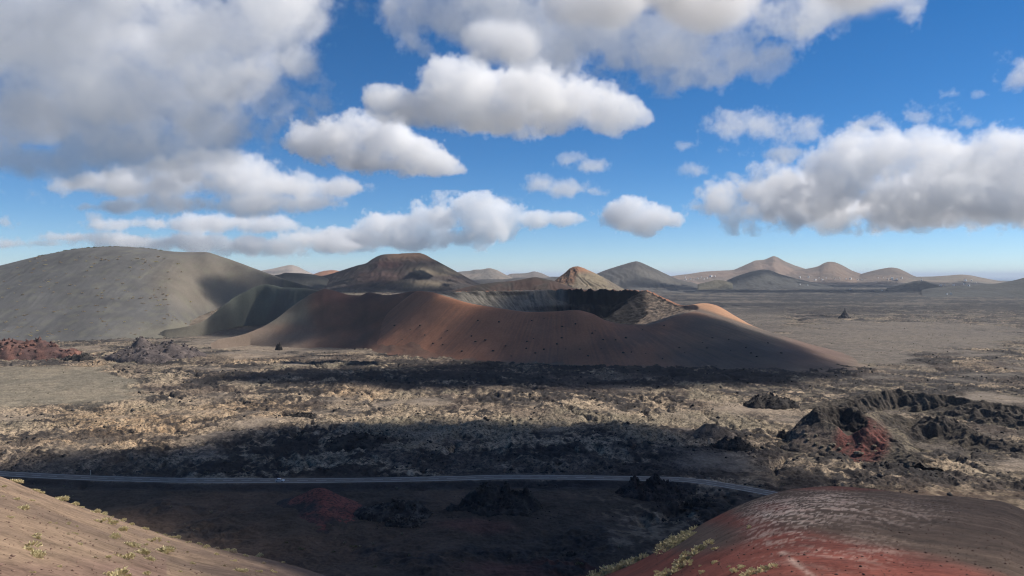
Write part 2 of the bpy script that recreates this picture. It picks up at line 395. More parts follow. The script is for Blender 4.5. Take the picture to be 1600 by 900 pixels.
def col_orange(x, y, z, px, row, t):
    c = mixc(col3((.20, .165, .115)), col3((.155, .13, .10)), sstep(-.2, .3, fbm(x, y, 50, 4, 45)))
    c = mixc(c, col3((.30, .15, .085)), .9 * (1 - sstep(419, 430, row)) )
    rock = sstep(-3, 4, (905 - px) - (row - 416) * .25) * (1 - sstep(440, 449, row))
    return mixc(c, mixc(col3((.10, .062, .045)), col3((.24, .13, .08)), sstep(-.1, .3, fbm(x, y, 9, 4, 46))), rock * .9)
loft('hill', 'small pointed cone with an orange rocky tip behind the crater', [(856, 446, 2000), (868, 437.5, 2000), (876, 431, 2000), (883, 426, 2000), (890, 419.5, 2000), (896, 416.8, 2000), (902, 416, 2000), (908, 417.5, 2000), (918, 421.5, 2000), (930, 427, 2000),
     (942, 433, 2000), (958, 442, 2000), (972, 450, 2000), (985, 456, 2000)], wf=170, zf=58, colf=col_orange, seed=191, amp=.05, gul=.09, nt=80, step=.9)
FARK = .72
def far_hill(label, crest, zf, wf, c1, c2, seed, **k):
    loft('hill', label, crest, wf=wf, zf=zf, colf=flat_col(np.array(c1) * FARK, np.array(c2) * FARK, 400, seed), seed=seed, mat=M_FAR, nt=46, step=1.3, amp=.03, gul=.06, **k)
far_hill('pale far hills right of the flat topped mountain', [(700, 433, 6000), (718, 424.5, 6000), (735, 423, 6000), (742, 421.2, 6000), (752, 421, 6000), (764, 419, 6000), (775, 421.5, 6000), (788, 428, 6000), (805, 436, 6000)], 50, 1400, (.29, .24, .195), (.2, .18, .155), 201)
far_hill('faint far hump behind the low brown rise', [(785, 434, 7000), (800, 427.5, 7000), (818, 427, 7000), (828, 425.5, 7000), (834, 424, 7000), (842, 425.5, 7000), (858, 432, 7000), (872, 438, 7000)], 50, 1500, (.25, .21, .18), (.19, .17, .15), 211)
far_hill('blue grey cone standing alone right of the orange tipped cone', [(905, 444, 5000), (925, 431, 5000), (940, 424.5, 5000), (960, 417.5, 5000), (975, 413, 5000), (987, 409.5, 5000), (994, 408.2, 5000), (1001, 410, 5000), (1015, 416, 5000), (1030, 423, 5000), (1045, 430, 5000),
          (1062, 437, 5000), (1090, 443, 5000)], 15, 900, (.14, .13, .115), (.10, .095, .09), 221)
far_hill('tallest pink brown far peak with a long left shoulder', [(1020, 437, 8000), (1055, 430.5, 8000), (1080, 427.5, 8000), (1100, 424.5, 8000), (1125, 423, 8000), (1145, 421.8, 8000), (1155, 418, 8000), (1170, 411.5, 8000), (1180, 407.2, 8000), (1194, 405.5, 8000), (1203, 402, 8000), (1209, 400, 8000),
          (1215, 402, 8000), (1224, 407, 8000), (1240, 414, 8000), (1258, 420, 8000), (1285, 430, 8000), (1310, 438, 8000)], 25, 1700, (.30, .215, .165), (.22, .175, .14), 231)
far_hill('dark blue hill in cloud shade before the tallest far peak', [(1118, 446, 5500), (1132, 440, 5500), (1150, 432, 5500), (1165, 427, 5500), (1180, 423, 5500), (1194, 421, 5500), (1202, 422, 5500), (1218, 428, 5500), (1240, 434, 5500), (1265, 440, 5500), (1300, 446, 5500)], 12, 800, (.085, .085, .08), (.06, .06, .06), 241)  # the cloud shade on this hill is put into its dark soil colour
far_hill('brown far cone with a blunt top right of the tallest peak', [(1190, 434, 7500), (1215, 425, 7500), (1235, 423, 7500), (1260, 420, 7500), (1278, 416, 7500), (1288, 411, 7500), (1295, 409, 7500), (1302, 409.3, 7500), (1315, 414, 7500), (1332, 423, 7500), (1346, 428, 7500), (1370, 436, 7500)], 25, 1500, (.27, .195, .145), (.2, .155, .125), 251)
far_hill('low rounded brown far hill right of the blunt cone', [(1315, 436, 7400), (1340, 429.5, 7400), (1358, 424.5, 7400), (1375, 420.5, 7400), (1392, 418, 7400), (1402, 419.2, 7400), (1415, 424.5, 7400), (1428, 431, 7400), (1450, 437, 7400)], 25, 1500, (.21, .16, .125), (.16, .13, .11), 261)
far_hill('long low tan far hill near the right end of the skyline', [(1390, 437, 7000), (1425, 432.5, 7000), (1455, 432, 7000), (1480, 430.5, 7000), (1503, 429, 7000), (1515, 430, 7000), (1535, 434, 7000), (1560, 438.5, 7000), (1600, 443, 7000)], 25, 1300, (.25, .2, .155), (.19, .165, .135), 271)
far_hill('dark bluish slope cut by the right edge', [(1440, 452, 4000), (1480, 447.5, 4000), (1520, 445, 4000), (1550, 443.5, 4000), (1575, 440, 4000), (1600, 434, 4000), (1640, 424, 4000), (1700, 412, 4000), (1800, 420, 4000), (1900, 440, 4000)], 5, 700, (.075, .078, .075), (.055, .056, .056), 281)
far_hill('tiny greenish knoll before the left shoulder of the tallest peak', [(1090, 444, 4800), (1105, 440.5, 4800), (1120, 437.5, 4800), (1128, 437.8, 4800), (1145, 443, 4800)], 10, 200, (.16, .14, .10), (.11, .11, .085), 291)
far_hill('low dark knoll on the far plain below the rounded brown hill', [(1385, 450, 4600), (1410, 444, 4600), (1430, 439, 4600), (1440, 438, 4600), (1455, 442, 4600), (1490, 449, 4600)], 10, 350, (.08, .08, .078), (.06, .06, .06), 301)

def col_left_ridge(x, y, z, px, row, t):
    red = mixc(col3((.17, .085, .058)), col3((.12, .072, .054)), sstep(-.2, .3, fbm(x, y, 45, 4, 55)))
    c = mixc(red, col3((.16, .122, .095)), (1 - .85 * sstep(450, 530, px)) * sstep(505, 540, row + .08 * (600 - px) + 14 * fbm(x, y, 40, 4, 56)))
    c = mixc(c, col3((.10, .05, .045)), .7 * bump2(px, row, 520, 462, 60, 12))
    return mixc(c, col3((.09, .095, .08)), .8 * (1 - sstep(470, 500, px)) * (1 - sstep(500, 520, row)))
loft('hill', 'red brown ridge running left from the crater rim', [(330, 532, 1010), (370, 525, 1050), (405, 513, 1090), (430, 499, 1120), (452, 482, 1150), (470, 469, 1160), (485, 460, 1165), (497, 455, 1165), (508, 451, 1165), (518, 453, 1160), (532, 457, 1155), (548, 461, 1150), (562, 461.5, 1145), (577, 456.5, 1140), (588, 458.5, 1135), (600, 461, 1125),
     (612, 460.5, 1115), (628, 458, 1105), (650, 454.5, 1085), (675, 456, 1080), (720, 468, 1060), (780, 490, 1030)], foot=[(330, 538), (400, 540), (480, 543), (540, 545), (600, 552), (660, 558), (780, 565)], colf=col_left_ridge, seed=311, amp=.03, gul=.008, nt=110)

# ------------------------------------------------------------------ the big crater in the middle
def closed_interp(th, r, q):
    o = np.argsort(th); th = th[o]; r = r[o]
    th3 = np.concatenate([th - 2 * np.pi, th, th + 2 * np.pi]); r3 = np.concatenate([r, r, r])
    return pchip(th3, r3, q)
CX, CY = 70.0, 1085.0
RIM = [(655, 454.5, 1070), (672, 456, 1045), (700, 464, 1010), (735, 474, 985), (790, 483, 960), (830, 487.5, 945), (868, 486.5, 935), (900, 484.5, 930), (925, 490, 926), (945, 500, 924), (975, 506.5, 922), (1010, 507.5, 926), (1035, 502.5, 938),
       (1058, 493.5, 955), (1075, 489, 985), (1088, 484.5, 1040), (1075, 483.5, 1090), (1060, 478, 1130), (1045, 471, 1170), (1028, 463, 1200), (1010, 455.5, 1225), (985, 453.5, 1245), (960, 453, 1255), (900, 452, 1265), (840, 453, 1265), (800, 454, 1255),
       (750, 455, 1230), (705, 456, 1180), (672, 455, 1120)]
rp = np.array([at(*p) for p in RIM])
r_th = np.arctan2(rp[:, 1] - CY, rp[:, 0] - CX); r_rr = np.hypot(rp[:, 1] - CY, rp[:, 0] - CX); r_zz = rp[:, 2]
FOOT = [on_ground(*p) for p in [(560, 546), (620, 553), (700, 560), (780, 565), (860, 568), (940, 571.5), (1020, 574), (1100, 576), (1190, 578), (1270, 579), (1320, 577), (1350, 570), (1352, 561)]] + \
       [(440, 1010), (400, 1200), (330, 1380), (150, 1480), (-100, 1460), (-260, 1330), (-290, 1180), (-250, 1060)]
fp = np.array(FOOT)
f_th = np.arctan2(fp[:, 1] - CY, fp[:, 0] - CX); f_rr = np.hypot(fp[:, 1] - CY, fp[:, 0] - CX)
nth, nin, nout = 1000, 170, 130
th = np.linspace(-np.pi, np.pi, nth, endpoint=False)
Rr = closed_interp(r_th, r_rr, th); Rz = closed_interp(r_th, r_zz, th); Rf = np.maximum(closed_interp(f_th, f_rr, th), Rr + 40)
s = np.concatenate([np.linspace(0, 1, nin, endpoint=False), 1 + np.linspace(0, 1.06, nout)])
Sg, TH = np.meshgrid(s, th, indexing='ij')
inn = 1 - (1 - np.minimum(Sg, 1.0)) ** 1.35; out = np.clip(Sg - 1, 0, 2)
wob = 7.0 * fbm(TH * Rr[None] * 1.0, inn * 60, 16, 4, 403) * sstep(0, .06, 1 - inn) * sstep(0, .1, inn) * sstep(-.2, .5, np.sin(TH))
RAD = np.where(Sg < 1, np.maximum(Rr[None] * inn - wob, 0), Rr[None] + (Rf - Rr)[None] * out)
CXg = CX + RAD * np.cos(TH); CYg = CY + RAD * np.sin(TH)
po = np.where(out < 1, 1 - np.abs(1 - np.minimum(out, 1)) ** 1.18, 1 + (out - 1) * .5)
rr_ = .10; po = (np.sqrt(po * po + rr_ * rr_) - rr_) / (math.sqrt(1 + rr_ * rr_) - rr_)
Zout = Rz[None] - (Rz[None] + 1.5) * po
floor_z = -6.0
far_side = sstep(-.2, .5, np.sin(TH))                        # the far wall is a cliff, the near one a scree
din = (1 - inn) * Rr[None]                                    # metres inward from the rim
lay = fbm(TH * 130, din * .9, 14, 4, 401)
scree = sstep(1.42, 1.72, TH) + (1 - sstep(.75, 1.0, TH))       # the left part and the right part of the bowl are scree, only the back is cliff
far_side = far_side * (1 - .92 * np.clip(scree, 0, 1))
cl = (.30 * sstep(0, 9, din + 5 * lay) + .18 * sstep(16, 27, din + 9 * lay)) * far_side
sc = 1 - np.clip(inn / .96, 0, 1) ** (1.6 - .45 * (np.abs(TH) < .9))
drop = np.clip(cl + (1 - cl) * sc, 0, 1)
Zin = Rz[None] - (Rz[None] - floor_z) * drop
Zc = np.where(Sg < 1, Zin, Zout)
rough_in = (Sg < 1) * sstep(2, 12, din) * (.12 + .88 * far_side + .12 * (TH > -.6) * (TH < .9)) 
Zc = Zc + rough_in * (9 * (ridged(TH * 150, din * 1.4, 24, 5, 411) - .6) + 4.5 * fbm(TH * 150, din * 1.2, 9, 4, 421))
rimn = np.exp(-((Sg - 1) / .05) ** 2) * np.clip(np.sin(TH) * 2, 0, 1)
Zc = Zc + rimn * (2.2 * fbm(CXg, CYg, 9, 4, 431) + sstep(.35, .55, TH) * (1 - sstep(1.45, 1.65, TH)) * 7.0 * (ridged(TH * 170, TH * 0, 16, 4, 433) - .62))
Zc = Zc + sstep(0, .15, out) * (1.2 * fbm(CXg, CYg, 45, 4, 441) + .25 * (ridged(TH * 60, out * 2.0, 1.6, 3, 451) - .6))
Zc = Zc + 16 * np.exp(-((CXg - 296) / 36) ** 2 - ((CYg - 1080) / 45) ** 2) * sstep(0, .02, out)
Zc = Zc - 5 * sstep(1.0, 1.06, out)
px, row = photo_of(CXg, CYg, Zc)
g1 = fbm(CXg, CYg, 60, 4, 461)
rill = fbm(TH * 75 + .6 * g1, out * 1.2, 1.0, 4, 465) * sstep(0, .2, out)
red = mixc(col3((.31, .145, .086)), col3((.235, .12, .078)), sstep(-.2, .3, g1 + .8 * rill))
slate = mixc(col3((.135, .105, .084)), col3((.105, .087, .074)), sstep(-.2, .3, g1 + .8 * rill))
cc = mixc(red, slate, sstep(930, 1120, px + 60 * g1 + (row - 530) * .6))
cc = mixc(cc, col3((.16, .10, .08)), .6 * bump2(px, row, 1280, 545, 60, 25))
cc = mixc(cc, col3((.40, .23, .14)), .95 * bump2(CXg, CYg, 308, 1072, 52, 62, .5))
cc = mixc(cc, col3((.19, .145, .108)), sstep(.92, 1.0, out + .1 * fbm(CXg, CYg, 20, 3, 463)) * .7)
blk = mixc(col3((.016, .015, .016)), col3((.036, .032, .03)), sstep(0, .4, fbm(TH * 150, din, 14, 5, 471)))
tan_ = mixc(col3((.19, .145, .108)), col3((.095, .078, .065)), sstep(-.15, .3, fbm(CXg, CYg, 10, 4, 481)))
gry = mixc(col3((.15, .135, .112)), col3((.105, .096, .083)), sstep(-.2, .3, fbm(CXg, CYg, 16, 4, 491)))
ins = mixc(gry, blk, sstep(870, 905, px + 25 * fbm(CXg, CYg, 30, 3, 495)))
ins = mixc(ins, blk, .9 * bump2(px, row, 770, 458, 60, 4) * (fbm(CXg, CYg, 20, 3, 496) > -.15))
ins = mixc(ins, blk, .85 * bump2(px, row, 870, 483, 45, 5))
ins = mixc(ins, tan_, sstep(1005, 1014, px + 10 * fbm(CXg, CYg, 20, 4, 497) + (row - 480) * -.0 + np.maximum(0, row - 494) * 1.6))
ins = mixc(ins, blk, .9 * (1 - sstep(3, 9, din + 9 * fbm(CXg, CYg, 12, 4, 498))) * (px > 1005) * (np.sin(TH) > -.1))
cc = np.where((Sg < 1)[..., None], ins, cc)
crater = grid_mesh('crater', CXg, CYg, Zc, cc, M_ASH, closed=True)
tag(crater, 'wide red brown crater with a black rocky inner wall in the middle', 'crater', kind='structure')

# ------------------------------------------------------------------ the broken spatter cones on the right
def col_sp(x, y, z, px, row):
    f = fbm(x, y, 12, 5, 511); f2 = fbm(x, y, 3, 4, 512)
    rock = mixc(col3((.034, .029, .027)), col3((.08, .066, .053)), sstep(-.2, .3, f2))
    soil = mixc(col3((.165, .135, .095)), col3((.085, .072, .058)), sstep(-.2, .3, f + .5 * f2))
    c = mixc(soil, rock, .5 * sstep(.05, .3, f))
    return c, rock
gx, gy = np.meshgrid(np.linspace(140, 480, 560), np.concatenate([np.linspace(385, 500, 200, endpoint=False), np.linspace(500, 720, 230)]), indexing='ij')
base = ground_base(gx, gy)
def ring(cx, cy, R, wi, wo, h, hn=0.0, fn=None, seed=1):
    """a cone rim: height h(theta) at radius R, falling outward over wo and inward over wi to a bowl"""
    dx, dy = gx - cx, gy - cy
    th_ = np.arctan2(dy, dx); r_ = np.hypot(dx, dy) + 8.0 * fbm(gx, gy, 20, 4, seed)
    hh = h(th_)
    zo = hh * (1 - np.clip((r_ - R) / wo, 0, 1)) ** 1.15
    zi = hn + (hh - hn) * sstep(0, 1, 1 - (R - r_) / wi)
    return np.where(r_ > R, zo, zi), r_, th_
ca = (202.0, 446.0)
za, ra, ta = ring(ca[0], ca[1], 15.5, 9, 24, lambda t: 14.0 + 5.5 * sstep(-.3, .8, np.sin(t - .25)) - 5.5 * np.exp(-((t + 1.9) / .35) ** 2), hn=8.0, seed=521)
def ridge_line(pts, wn, wfar, seed):
    """a broken lava ridge through (px, row of its top, height): steep on the near side, gentle behind"""
    W = []
    for px_, row_, h_ in pts:
        u_, v_ = uv_of(px_, row_); D_ = (h_ - HC) / v_; W.append((u_ * D_, D_, h_))
    best = np.zeros_like(gx); face = np.zeros_like(gx)
    wx = gx + 5 * fbm(gx, gy, 16, 4, seed); wy = gy + 7 * fbm(gx, gy, 18, 4, seed + 1)
    for (x0, y0, h0), (x1, y1, h1) in zip(W[:-1], W[1:]):
        ex, ey = x1 - x0, y1 - y0; L2 = ex * ex + ey * ey
        t_ = np.clip(((wx - x0) * ex + (wy - y0) * ey) / L2, 0, 1)
        dx, dy = wx - (x0 + t_ * ex), wy - (y0 + t_ * ey)
        d_ = np.hypot(dx, dy); nr = dy < 0
        w_ = np.where(nr, wn, wfar)
        hh = (h0 + (h1 - h0) * t_) * np.clip(1 - d_ / w_, 0, 1) ** np.where(nr, .8, 1.2)
        face = np.where(hh > best, np.where(nr, 1.0, .55) * sstep(.05, .35, hh / np.maximum(h0, 1)), face); best = np.maximum(best, hh)
    return best * .82, face
RL = [ridge_line([(1320, 628, 7), (1352, 615, 11), (1376, 602, 16), (1402, 599, 17), (1430, 606, 15), (1480, 611, 14), (1530, 622, 12), (1592, 632, 9), (1660, 642, 6)], 11, 42, 601),
      ridge_line([(1345, 634, 20), (1372, 632, 17), (1410, 642, 12), (1445, 656, 8), (1490, 672, 4)], 26, 26, 611),
      ridge_line([(1425, 662, 8), (1445, 642, 14), (1462, 635, 18), (1492, 645, 14), (1522, 668, 9), (1565, 684, 6), (1640, 700, 4)], 13, 22, 621),
      ridge_line([(1500, 632, 9), (1545, 637, 9), (1610, 646, 8)], 14, 30, 631),
      ridge_line([(1392, 684, 6), (1412, 690, 10), (1440, 702, 10), (1482, 714, 7), (1530, 732, 7), (1600, 748, 6)], 8, 26, 641),
      ridge_line([(1205, 686, 2), (1226, 672, 5), (1248, 666, 6), (1270, 660, 10)], 7, 14, 651),
      ridge_line([(1275, 660, 10), (1298, 642, 17), (1316, 626, 22), (1328, 620, 25), (1342, 628, 23)], 12, 16, 661),
      ridge_line([(1180, 718, 1.5), (1240, 722, 3), (1300, 732, 3), (1350, 742, 2.5), (1420, 752, 2)], 4, 14, 671)]
zsp = np.maximum.reduce([za] + [r[0] for r in RL])
rockm = np.clip(np.maximum.reduce([r[1] for k_, r in enumerate(RL) if k_ != 1] + [sstep(.8, 1, za / 22)]), 0, 1)
zsp = zsp + (.5 + rockm * 4.6) * (ridged(gx, gy, 10, 5, 531) - .55) * sstep(.4, 3, zsp) + rockm * 1.5 * fbm(gx, gy, 4, 4, 533)
zsp = zsp + 1.5 * sstep(.1, .5, fbm(gx, gy, 25, 4, 535)) * (ridged(gx, gy, 8, 5, 537) - .3)
Zs = base + zsp - .9
ed = np.minimum.reduce([gx - 140, 480 - gx, gy - 385, 720 - gy])
Zs = Zs - 4 * (1 - sstep(0, 30, ed))
px, row = photo_of(gx, gy, Zs)
c, rock = col_sp(gx, gy, Zs, px, row)
c = mixc(c, rock, np.clip(rockm * (1.1 + .8 * fbm(gx, gy, 3, 4, 512)), 0, 1) * .9)
inside = (ra < 14.5).astype(float)
c = mixc(c, rock * .8, inside * .85)
redm = bump2(px, row, 1345, 690, 42, 34, .6) * (ra > 14)
c = mixc(c, mixc(col3((.15, .055, .045)), col3((.105, .048, .04)), sstep(-.2, .3, fbm(gx, gy, 8, 4, 541))), np.clip(redm * 1.2, 0, 1))
c = mixc(c, col3((.12, .09, .075)), .7 * bump2(px, row, 1270, 685, 32, 26) * (ra > 15))
sp_o = grid_mesh('hill', gx, gy, Zs, c, M_LAVA)
tag(sp_o, 'group of broken spatter cones with a red front on the right', 'hill', kind='structure')

# red cinder cone in the valley before the road
def col_cinder(x, y, z, px, row, t):
    f = fbm(x, y, 9, 4, 551)
    c = mixc(col3((.05, .042, .04)), col3((.20, .066, .052)), sstep(-.1, .3, .7 * f + (px - 470) / 160 - (row - 790) / 110))  # red cinder; the darker left flank is shading painted in to model the cone
    return mixc(c, col3((.13, .05, .045)), .8 * bump2(px, row, 440, 812, 60, 8))
loft('hill', 'small dark red cinder cone before the road', [(340, 832, 318), (385, 815, 322), (420, 794, 324), (438, 783, 325), (462, 776, 326), (480, 768, 326), (492, 763.5, 326), (502, 762.5, 326), (514, 766, 326), (530, 774, 325), (552, 783, 323), (575, 793, 320), (605, 803, 316), (640, 815, 312)],
     foot=[(340, 836), (400, 838), (470, 840), (540, 836), (640, 822)], colf=col_cinder, seed=561, amp=.06, gul=.05, nt=80, mat=M_LAVA)

# ------------------------------------------------------------------ the hillside we stand on: a pale slope at left, a red mound at right
NEAR = [(-900, 560, 80), (-500, 640, 92), (-200, 690, 105), (0, 742, 115), (50, 761, 120), (100, 779, 126), (200, 814, 138), (300, 845, 152), (400, 868, 168), (460, 884, 185), (520, 903, 200), (620, 925, 200),
        (760, 932, 185), (860, 924, 160), (930, 903, 135), (985, 880, 122), (1050, 845, 112), (1100, 815, 106), (1150, 790, 101), (1200, 772, 98), (1240, 762.5, 96), (1290, 758.5, 95),
        (1350, 759, 95), (1450, 768, 95), (1540, 776, 93), (1570, 782, 90), (1600, 794, 88), (1750, 840, 80), (2100, 880, 80), (2600, 900, 80)]
nP = [at(*p) for p in NEAR]
n_u = np.array([p[0] / p[1] for p in nP]); n_D = np.array([p[1] for p in nP]); n_z = np.array([p[2] for p in nP])
n_s = pchip([-2, uv_of(0, 0)[0], uv_of(300, 0)[0], uv_of(420, 0)[0], uv_of(520, 0)[0], uv_of(930, 0)[0], uv_of(1050, 0)[0], 2], [.75, .75, .66, .50, .42, .45, .7, .75], np.linspace(-2, 2, 400))
def near_z(u, D):
    Dc = pchip(n_u, n_D, u); zc = pchip(n_u, n_z, u)
    sl = np.interp(u, np.linspace(-2, 2, 400), n_s)
    s_ = np.clip((D - 5) / (Dc - 5), 0, None)
    g = (zc - 95.5) / (Dc - 5)
    zin = 95.5 + g * (D - 5)
    ex = D - Dc
    k = 3.5
    soft = k * np.log1p(np.exp(np.clip(ex / k, -40, 40)))
    z = zin - (sl + g) * soft + (sl + g) * k * np.log(2) * 0
    x = u * D
    w = sstep(8, 30, D)
    z = z + w * (.55 * fbm(x, D, 22, 4, 601) + .12 * fbm(x, D, 4, 3, 603) + .035 * fbm(x, D, .9, 3, 605)) * np.minimum(1, D / 60)
    return z
def near_mesh(name, u0, u1, colf, nu, mat):
    us_ = np.linspace(u0, u1, nu)
    lo = np.geomspace(4, 60, 150); hi = np.linspace(60, 290, 330)[1:]
    X_, Y_ = fan(np.concatenate([lo, hi]), us_)
    Z_ = near_z(X_ / Y_, Y_)
    Z_ = np.maximum(Z_, -25)
    px_, row_ = photo_of(X_, Y_, Z_)
    return grid_mesh(name, X_, Y_, Z_, colf(X_, Y_, Z_, px_, row_), mat)
def col_near_left(x, y, z, px, row):
    f = fbm(x, y * .5, 10, 5, 611); f2 = fbm(x, y * .35, 1.2, 4, 613)
    c = mixc(col3((.255, .178, .120)), col3((.19, .134, .096)), sstep(-.2, .3, f))
    c = mixc(c, col3((.10, .07, .06)), sstep(250, 470, px + 60 * f) * .85)  # browner to the right, with the partial shade there put into the colour
    c = mixc(c, col3((.17, .105, .085)), .6 * sstep(860, 890, row + 20 * f) * (px < 260))  # soft shade in the lower left corner, painted into the soil
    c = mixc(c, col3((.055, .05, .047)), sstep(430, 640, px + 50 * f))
    return c * (1 + .16 * f2)[..., None]
def col_near_right(x, y, z, px, row):
    ys_ = y * .17
    f = fbm(x, y * .5, 8, 5, 621); f2 = fbm(x, ys_, .6, 4, 623); f3 = fbm(x + .5 * y, ys_, 2.4, 4, 625)
    red = mixc(col3((.17, .052, .037)), col3((.12, .042, .033)), sstep(-.2, .3, f + .5 * f2))
    gry = mixc(col3((.072, .050, .038)), col3((.098, .068, .050)), sstep(-.15, .3, f3 + .4 * f))
    # the red soil ends along a line running down to the right
    line = 797 + (px - 1200) * .20 + np.maximum(0, px - 1330) * .055 + 16 * f
    c = mixc(gry, red, sstep(-14, 16, row - line - 18))
    c = mixc(c, red * .75, .8 * bump2(px, row, 1205, 793, 30, 7) + .7 * bump2(px, row, 1330, 762, 110, 5))
    c = mixc(c, col3((.085, .07, .055)), .85 * bump2(px, row, 1085, 838, 75, 24) * (px < 1190))
    # pale mineral crust
    cr = np.maximum.reduce([bump2(px, row, 1235, 800, 75, 26), .9 * bump2(px, row, 1290, 790, 80, 22), .7 * bump2(px, row, 1215, 835, 55, 20), .45 * bump2(px, row, 1380, 800, 110, 24), .35 * bump2(px, row, 1300, 860, 120, 30)])
    g = ridged(x + .3 * y, ys_, .9, 5, 631)
    cr = cr * sstep(.64, .82, g + .25 * f2 + .12 * cr)
    trail = np.exp(-((px - (1196 + (row - 842) * 1.25 + 6 * f)) / 7.0) ** 2) * sstep(838, 848, row)
    cr = np.clip(np.maximum(cr, trail * sstep(-.25, .2, f2)), 0, 1)
    c = mixc(c, mixc(col3((.52, .42, .35)), col3((.40, .29, .235)), sstep(-.2, .2, f2)), cr * .75)
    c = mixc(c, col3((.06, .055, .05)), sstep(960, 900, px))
    return c * (1 + .22 * f2)[..., None]
US = uv_of(745, 900)[0]
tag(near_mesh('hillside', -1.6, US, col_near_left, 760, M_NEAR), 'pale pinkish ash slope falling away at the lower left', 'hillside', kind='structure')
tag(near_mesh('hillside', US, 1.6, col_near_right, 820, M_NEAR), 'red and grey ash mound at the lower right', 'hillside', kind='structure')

# ------------------------------------------------------------------ the road
ru = np.linspace(-1.0, .62, 420)
rD = road_depth(ru); rx = ru * rD
tx = np.gradient(rx); ty = np.gradient(rD); tl = np.hypot(tx, ty); nxr, nyr = -ty / tl, tx / tl
rl = np.concatenate([[0], np.cumsum(np.hypot(np.diff(rx), np.diff(rD)))])
def strip(name, o0, o1, z, mat, spans=None, parent=None, skirt=0.0):
    vs, fs = [], []
    def quad_run(sa, sb):
        q = np.linspace(sa, sb, max(2, int((sb - sa) / 3)))
        xs = np.interp(q, rl, rx); ys = np.interp(q, rl, rD); nx = np.interp(q, rl, nxr); ny = np.interp(q, rl, nyr)
        b = len(vs)
        offs = [o0, o1] if not skirt else [o0 - .9, o0, o1, o1 + .9]
        zz = [z, z] if not skirt else [z - skirt, z, z, z - skirt]
        k = len(offs)
        for i in range(len(q)):
            for o_, z_ in zip(offs, zz): vs.append((xs[i] + nx[i] * o_, ys[i] + ny[i] * o_, z_))
        for i in range(len(q) - 1):
            for j in range(k - 1):
                fs.append((b + i * k + j, b + (i + 1) * k + j, b + (i + 1) * k + j + 1, b + i * k + j + 1))
    for a, b_ in (spans or [(0, rl[-1])]): quad_run(a, b_)
    me = bpy.data.meshes.new(name); me.from_pydata(vs, [], fs); me.update()
    if me.polygons[0].normal.z < 0 or (skirt and me.polygons[1].normal.z < 0): me.flip_normals()
    return link_mesh(name, me, mat, parent)
M_ASPH = plain_material('asphalt', (.155, .132, .108), rough=.75, var=.14, scale=.35)
M_LINE = plain_material('road_paint', (.52, .50, .46), rough=.6, var=.08, scale=.5)
M_VERGE = plain_material('gravel_verge', (.17, .165, .155), rough=.95, var=.2, scale=.6)
road = tag(strip('road', -3.7, 3.7, ROAD_Z, M_ASPH, skirt=.5), 'two lane asphalt road crossing the dark valley', 'road', kind='structure')
for o_ in (-3.35, 3.35): strip('edge_line', o_ - .2, o_ + .2, ROAD_Z + .012, M_LINE, parent=road)
strip('centre_line', -.14, .14, ROAD_Z + .012, M_LINE, spans=[(a, a + 5) for a in np.arange(4, rl[-1] - 8, 9)], parent=road)
for a, b_ in ((-4.75, -4.62), (4.62, 4.75)): pass

# ------------------------------------------------------------------ casting sight lines onto the terrain, to stand things on it
bpy.context.view_layer.update()
dg = bpy.context.evaluated_depsgraph_get()
def hit(px, row):
    a = (px - 800.0) / F; b = (450.0 - row) / F
    d = Vector((a, cp_ + b * sp_, -sp_ + b * cp_)).normalized()
    ok, loc, nrm, i, ob, mtx = S.ray_cast(dg, Vector((0, 0, HC)), d)
    return (loc, nrm, ob) if ok else (None, None, None)
rnd = random.Random(11)

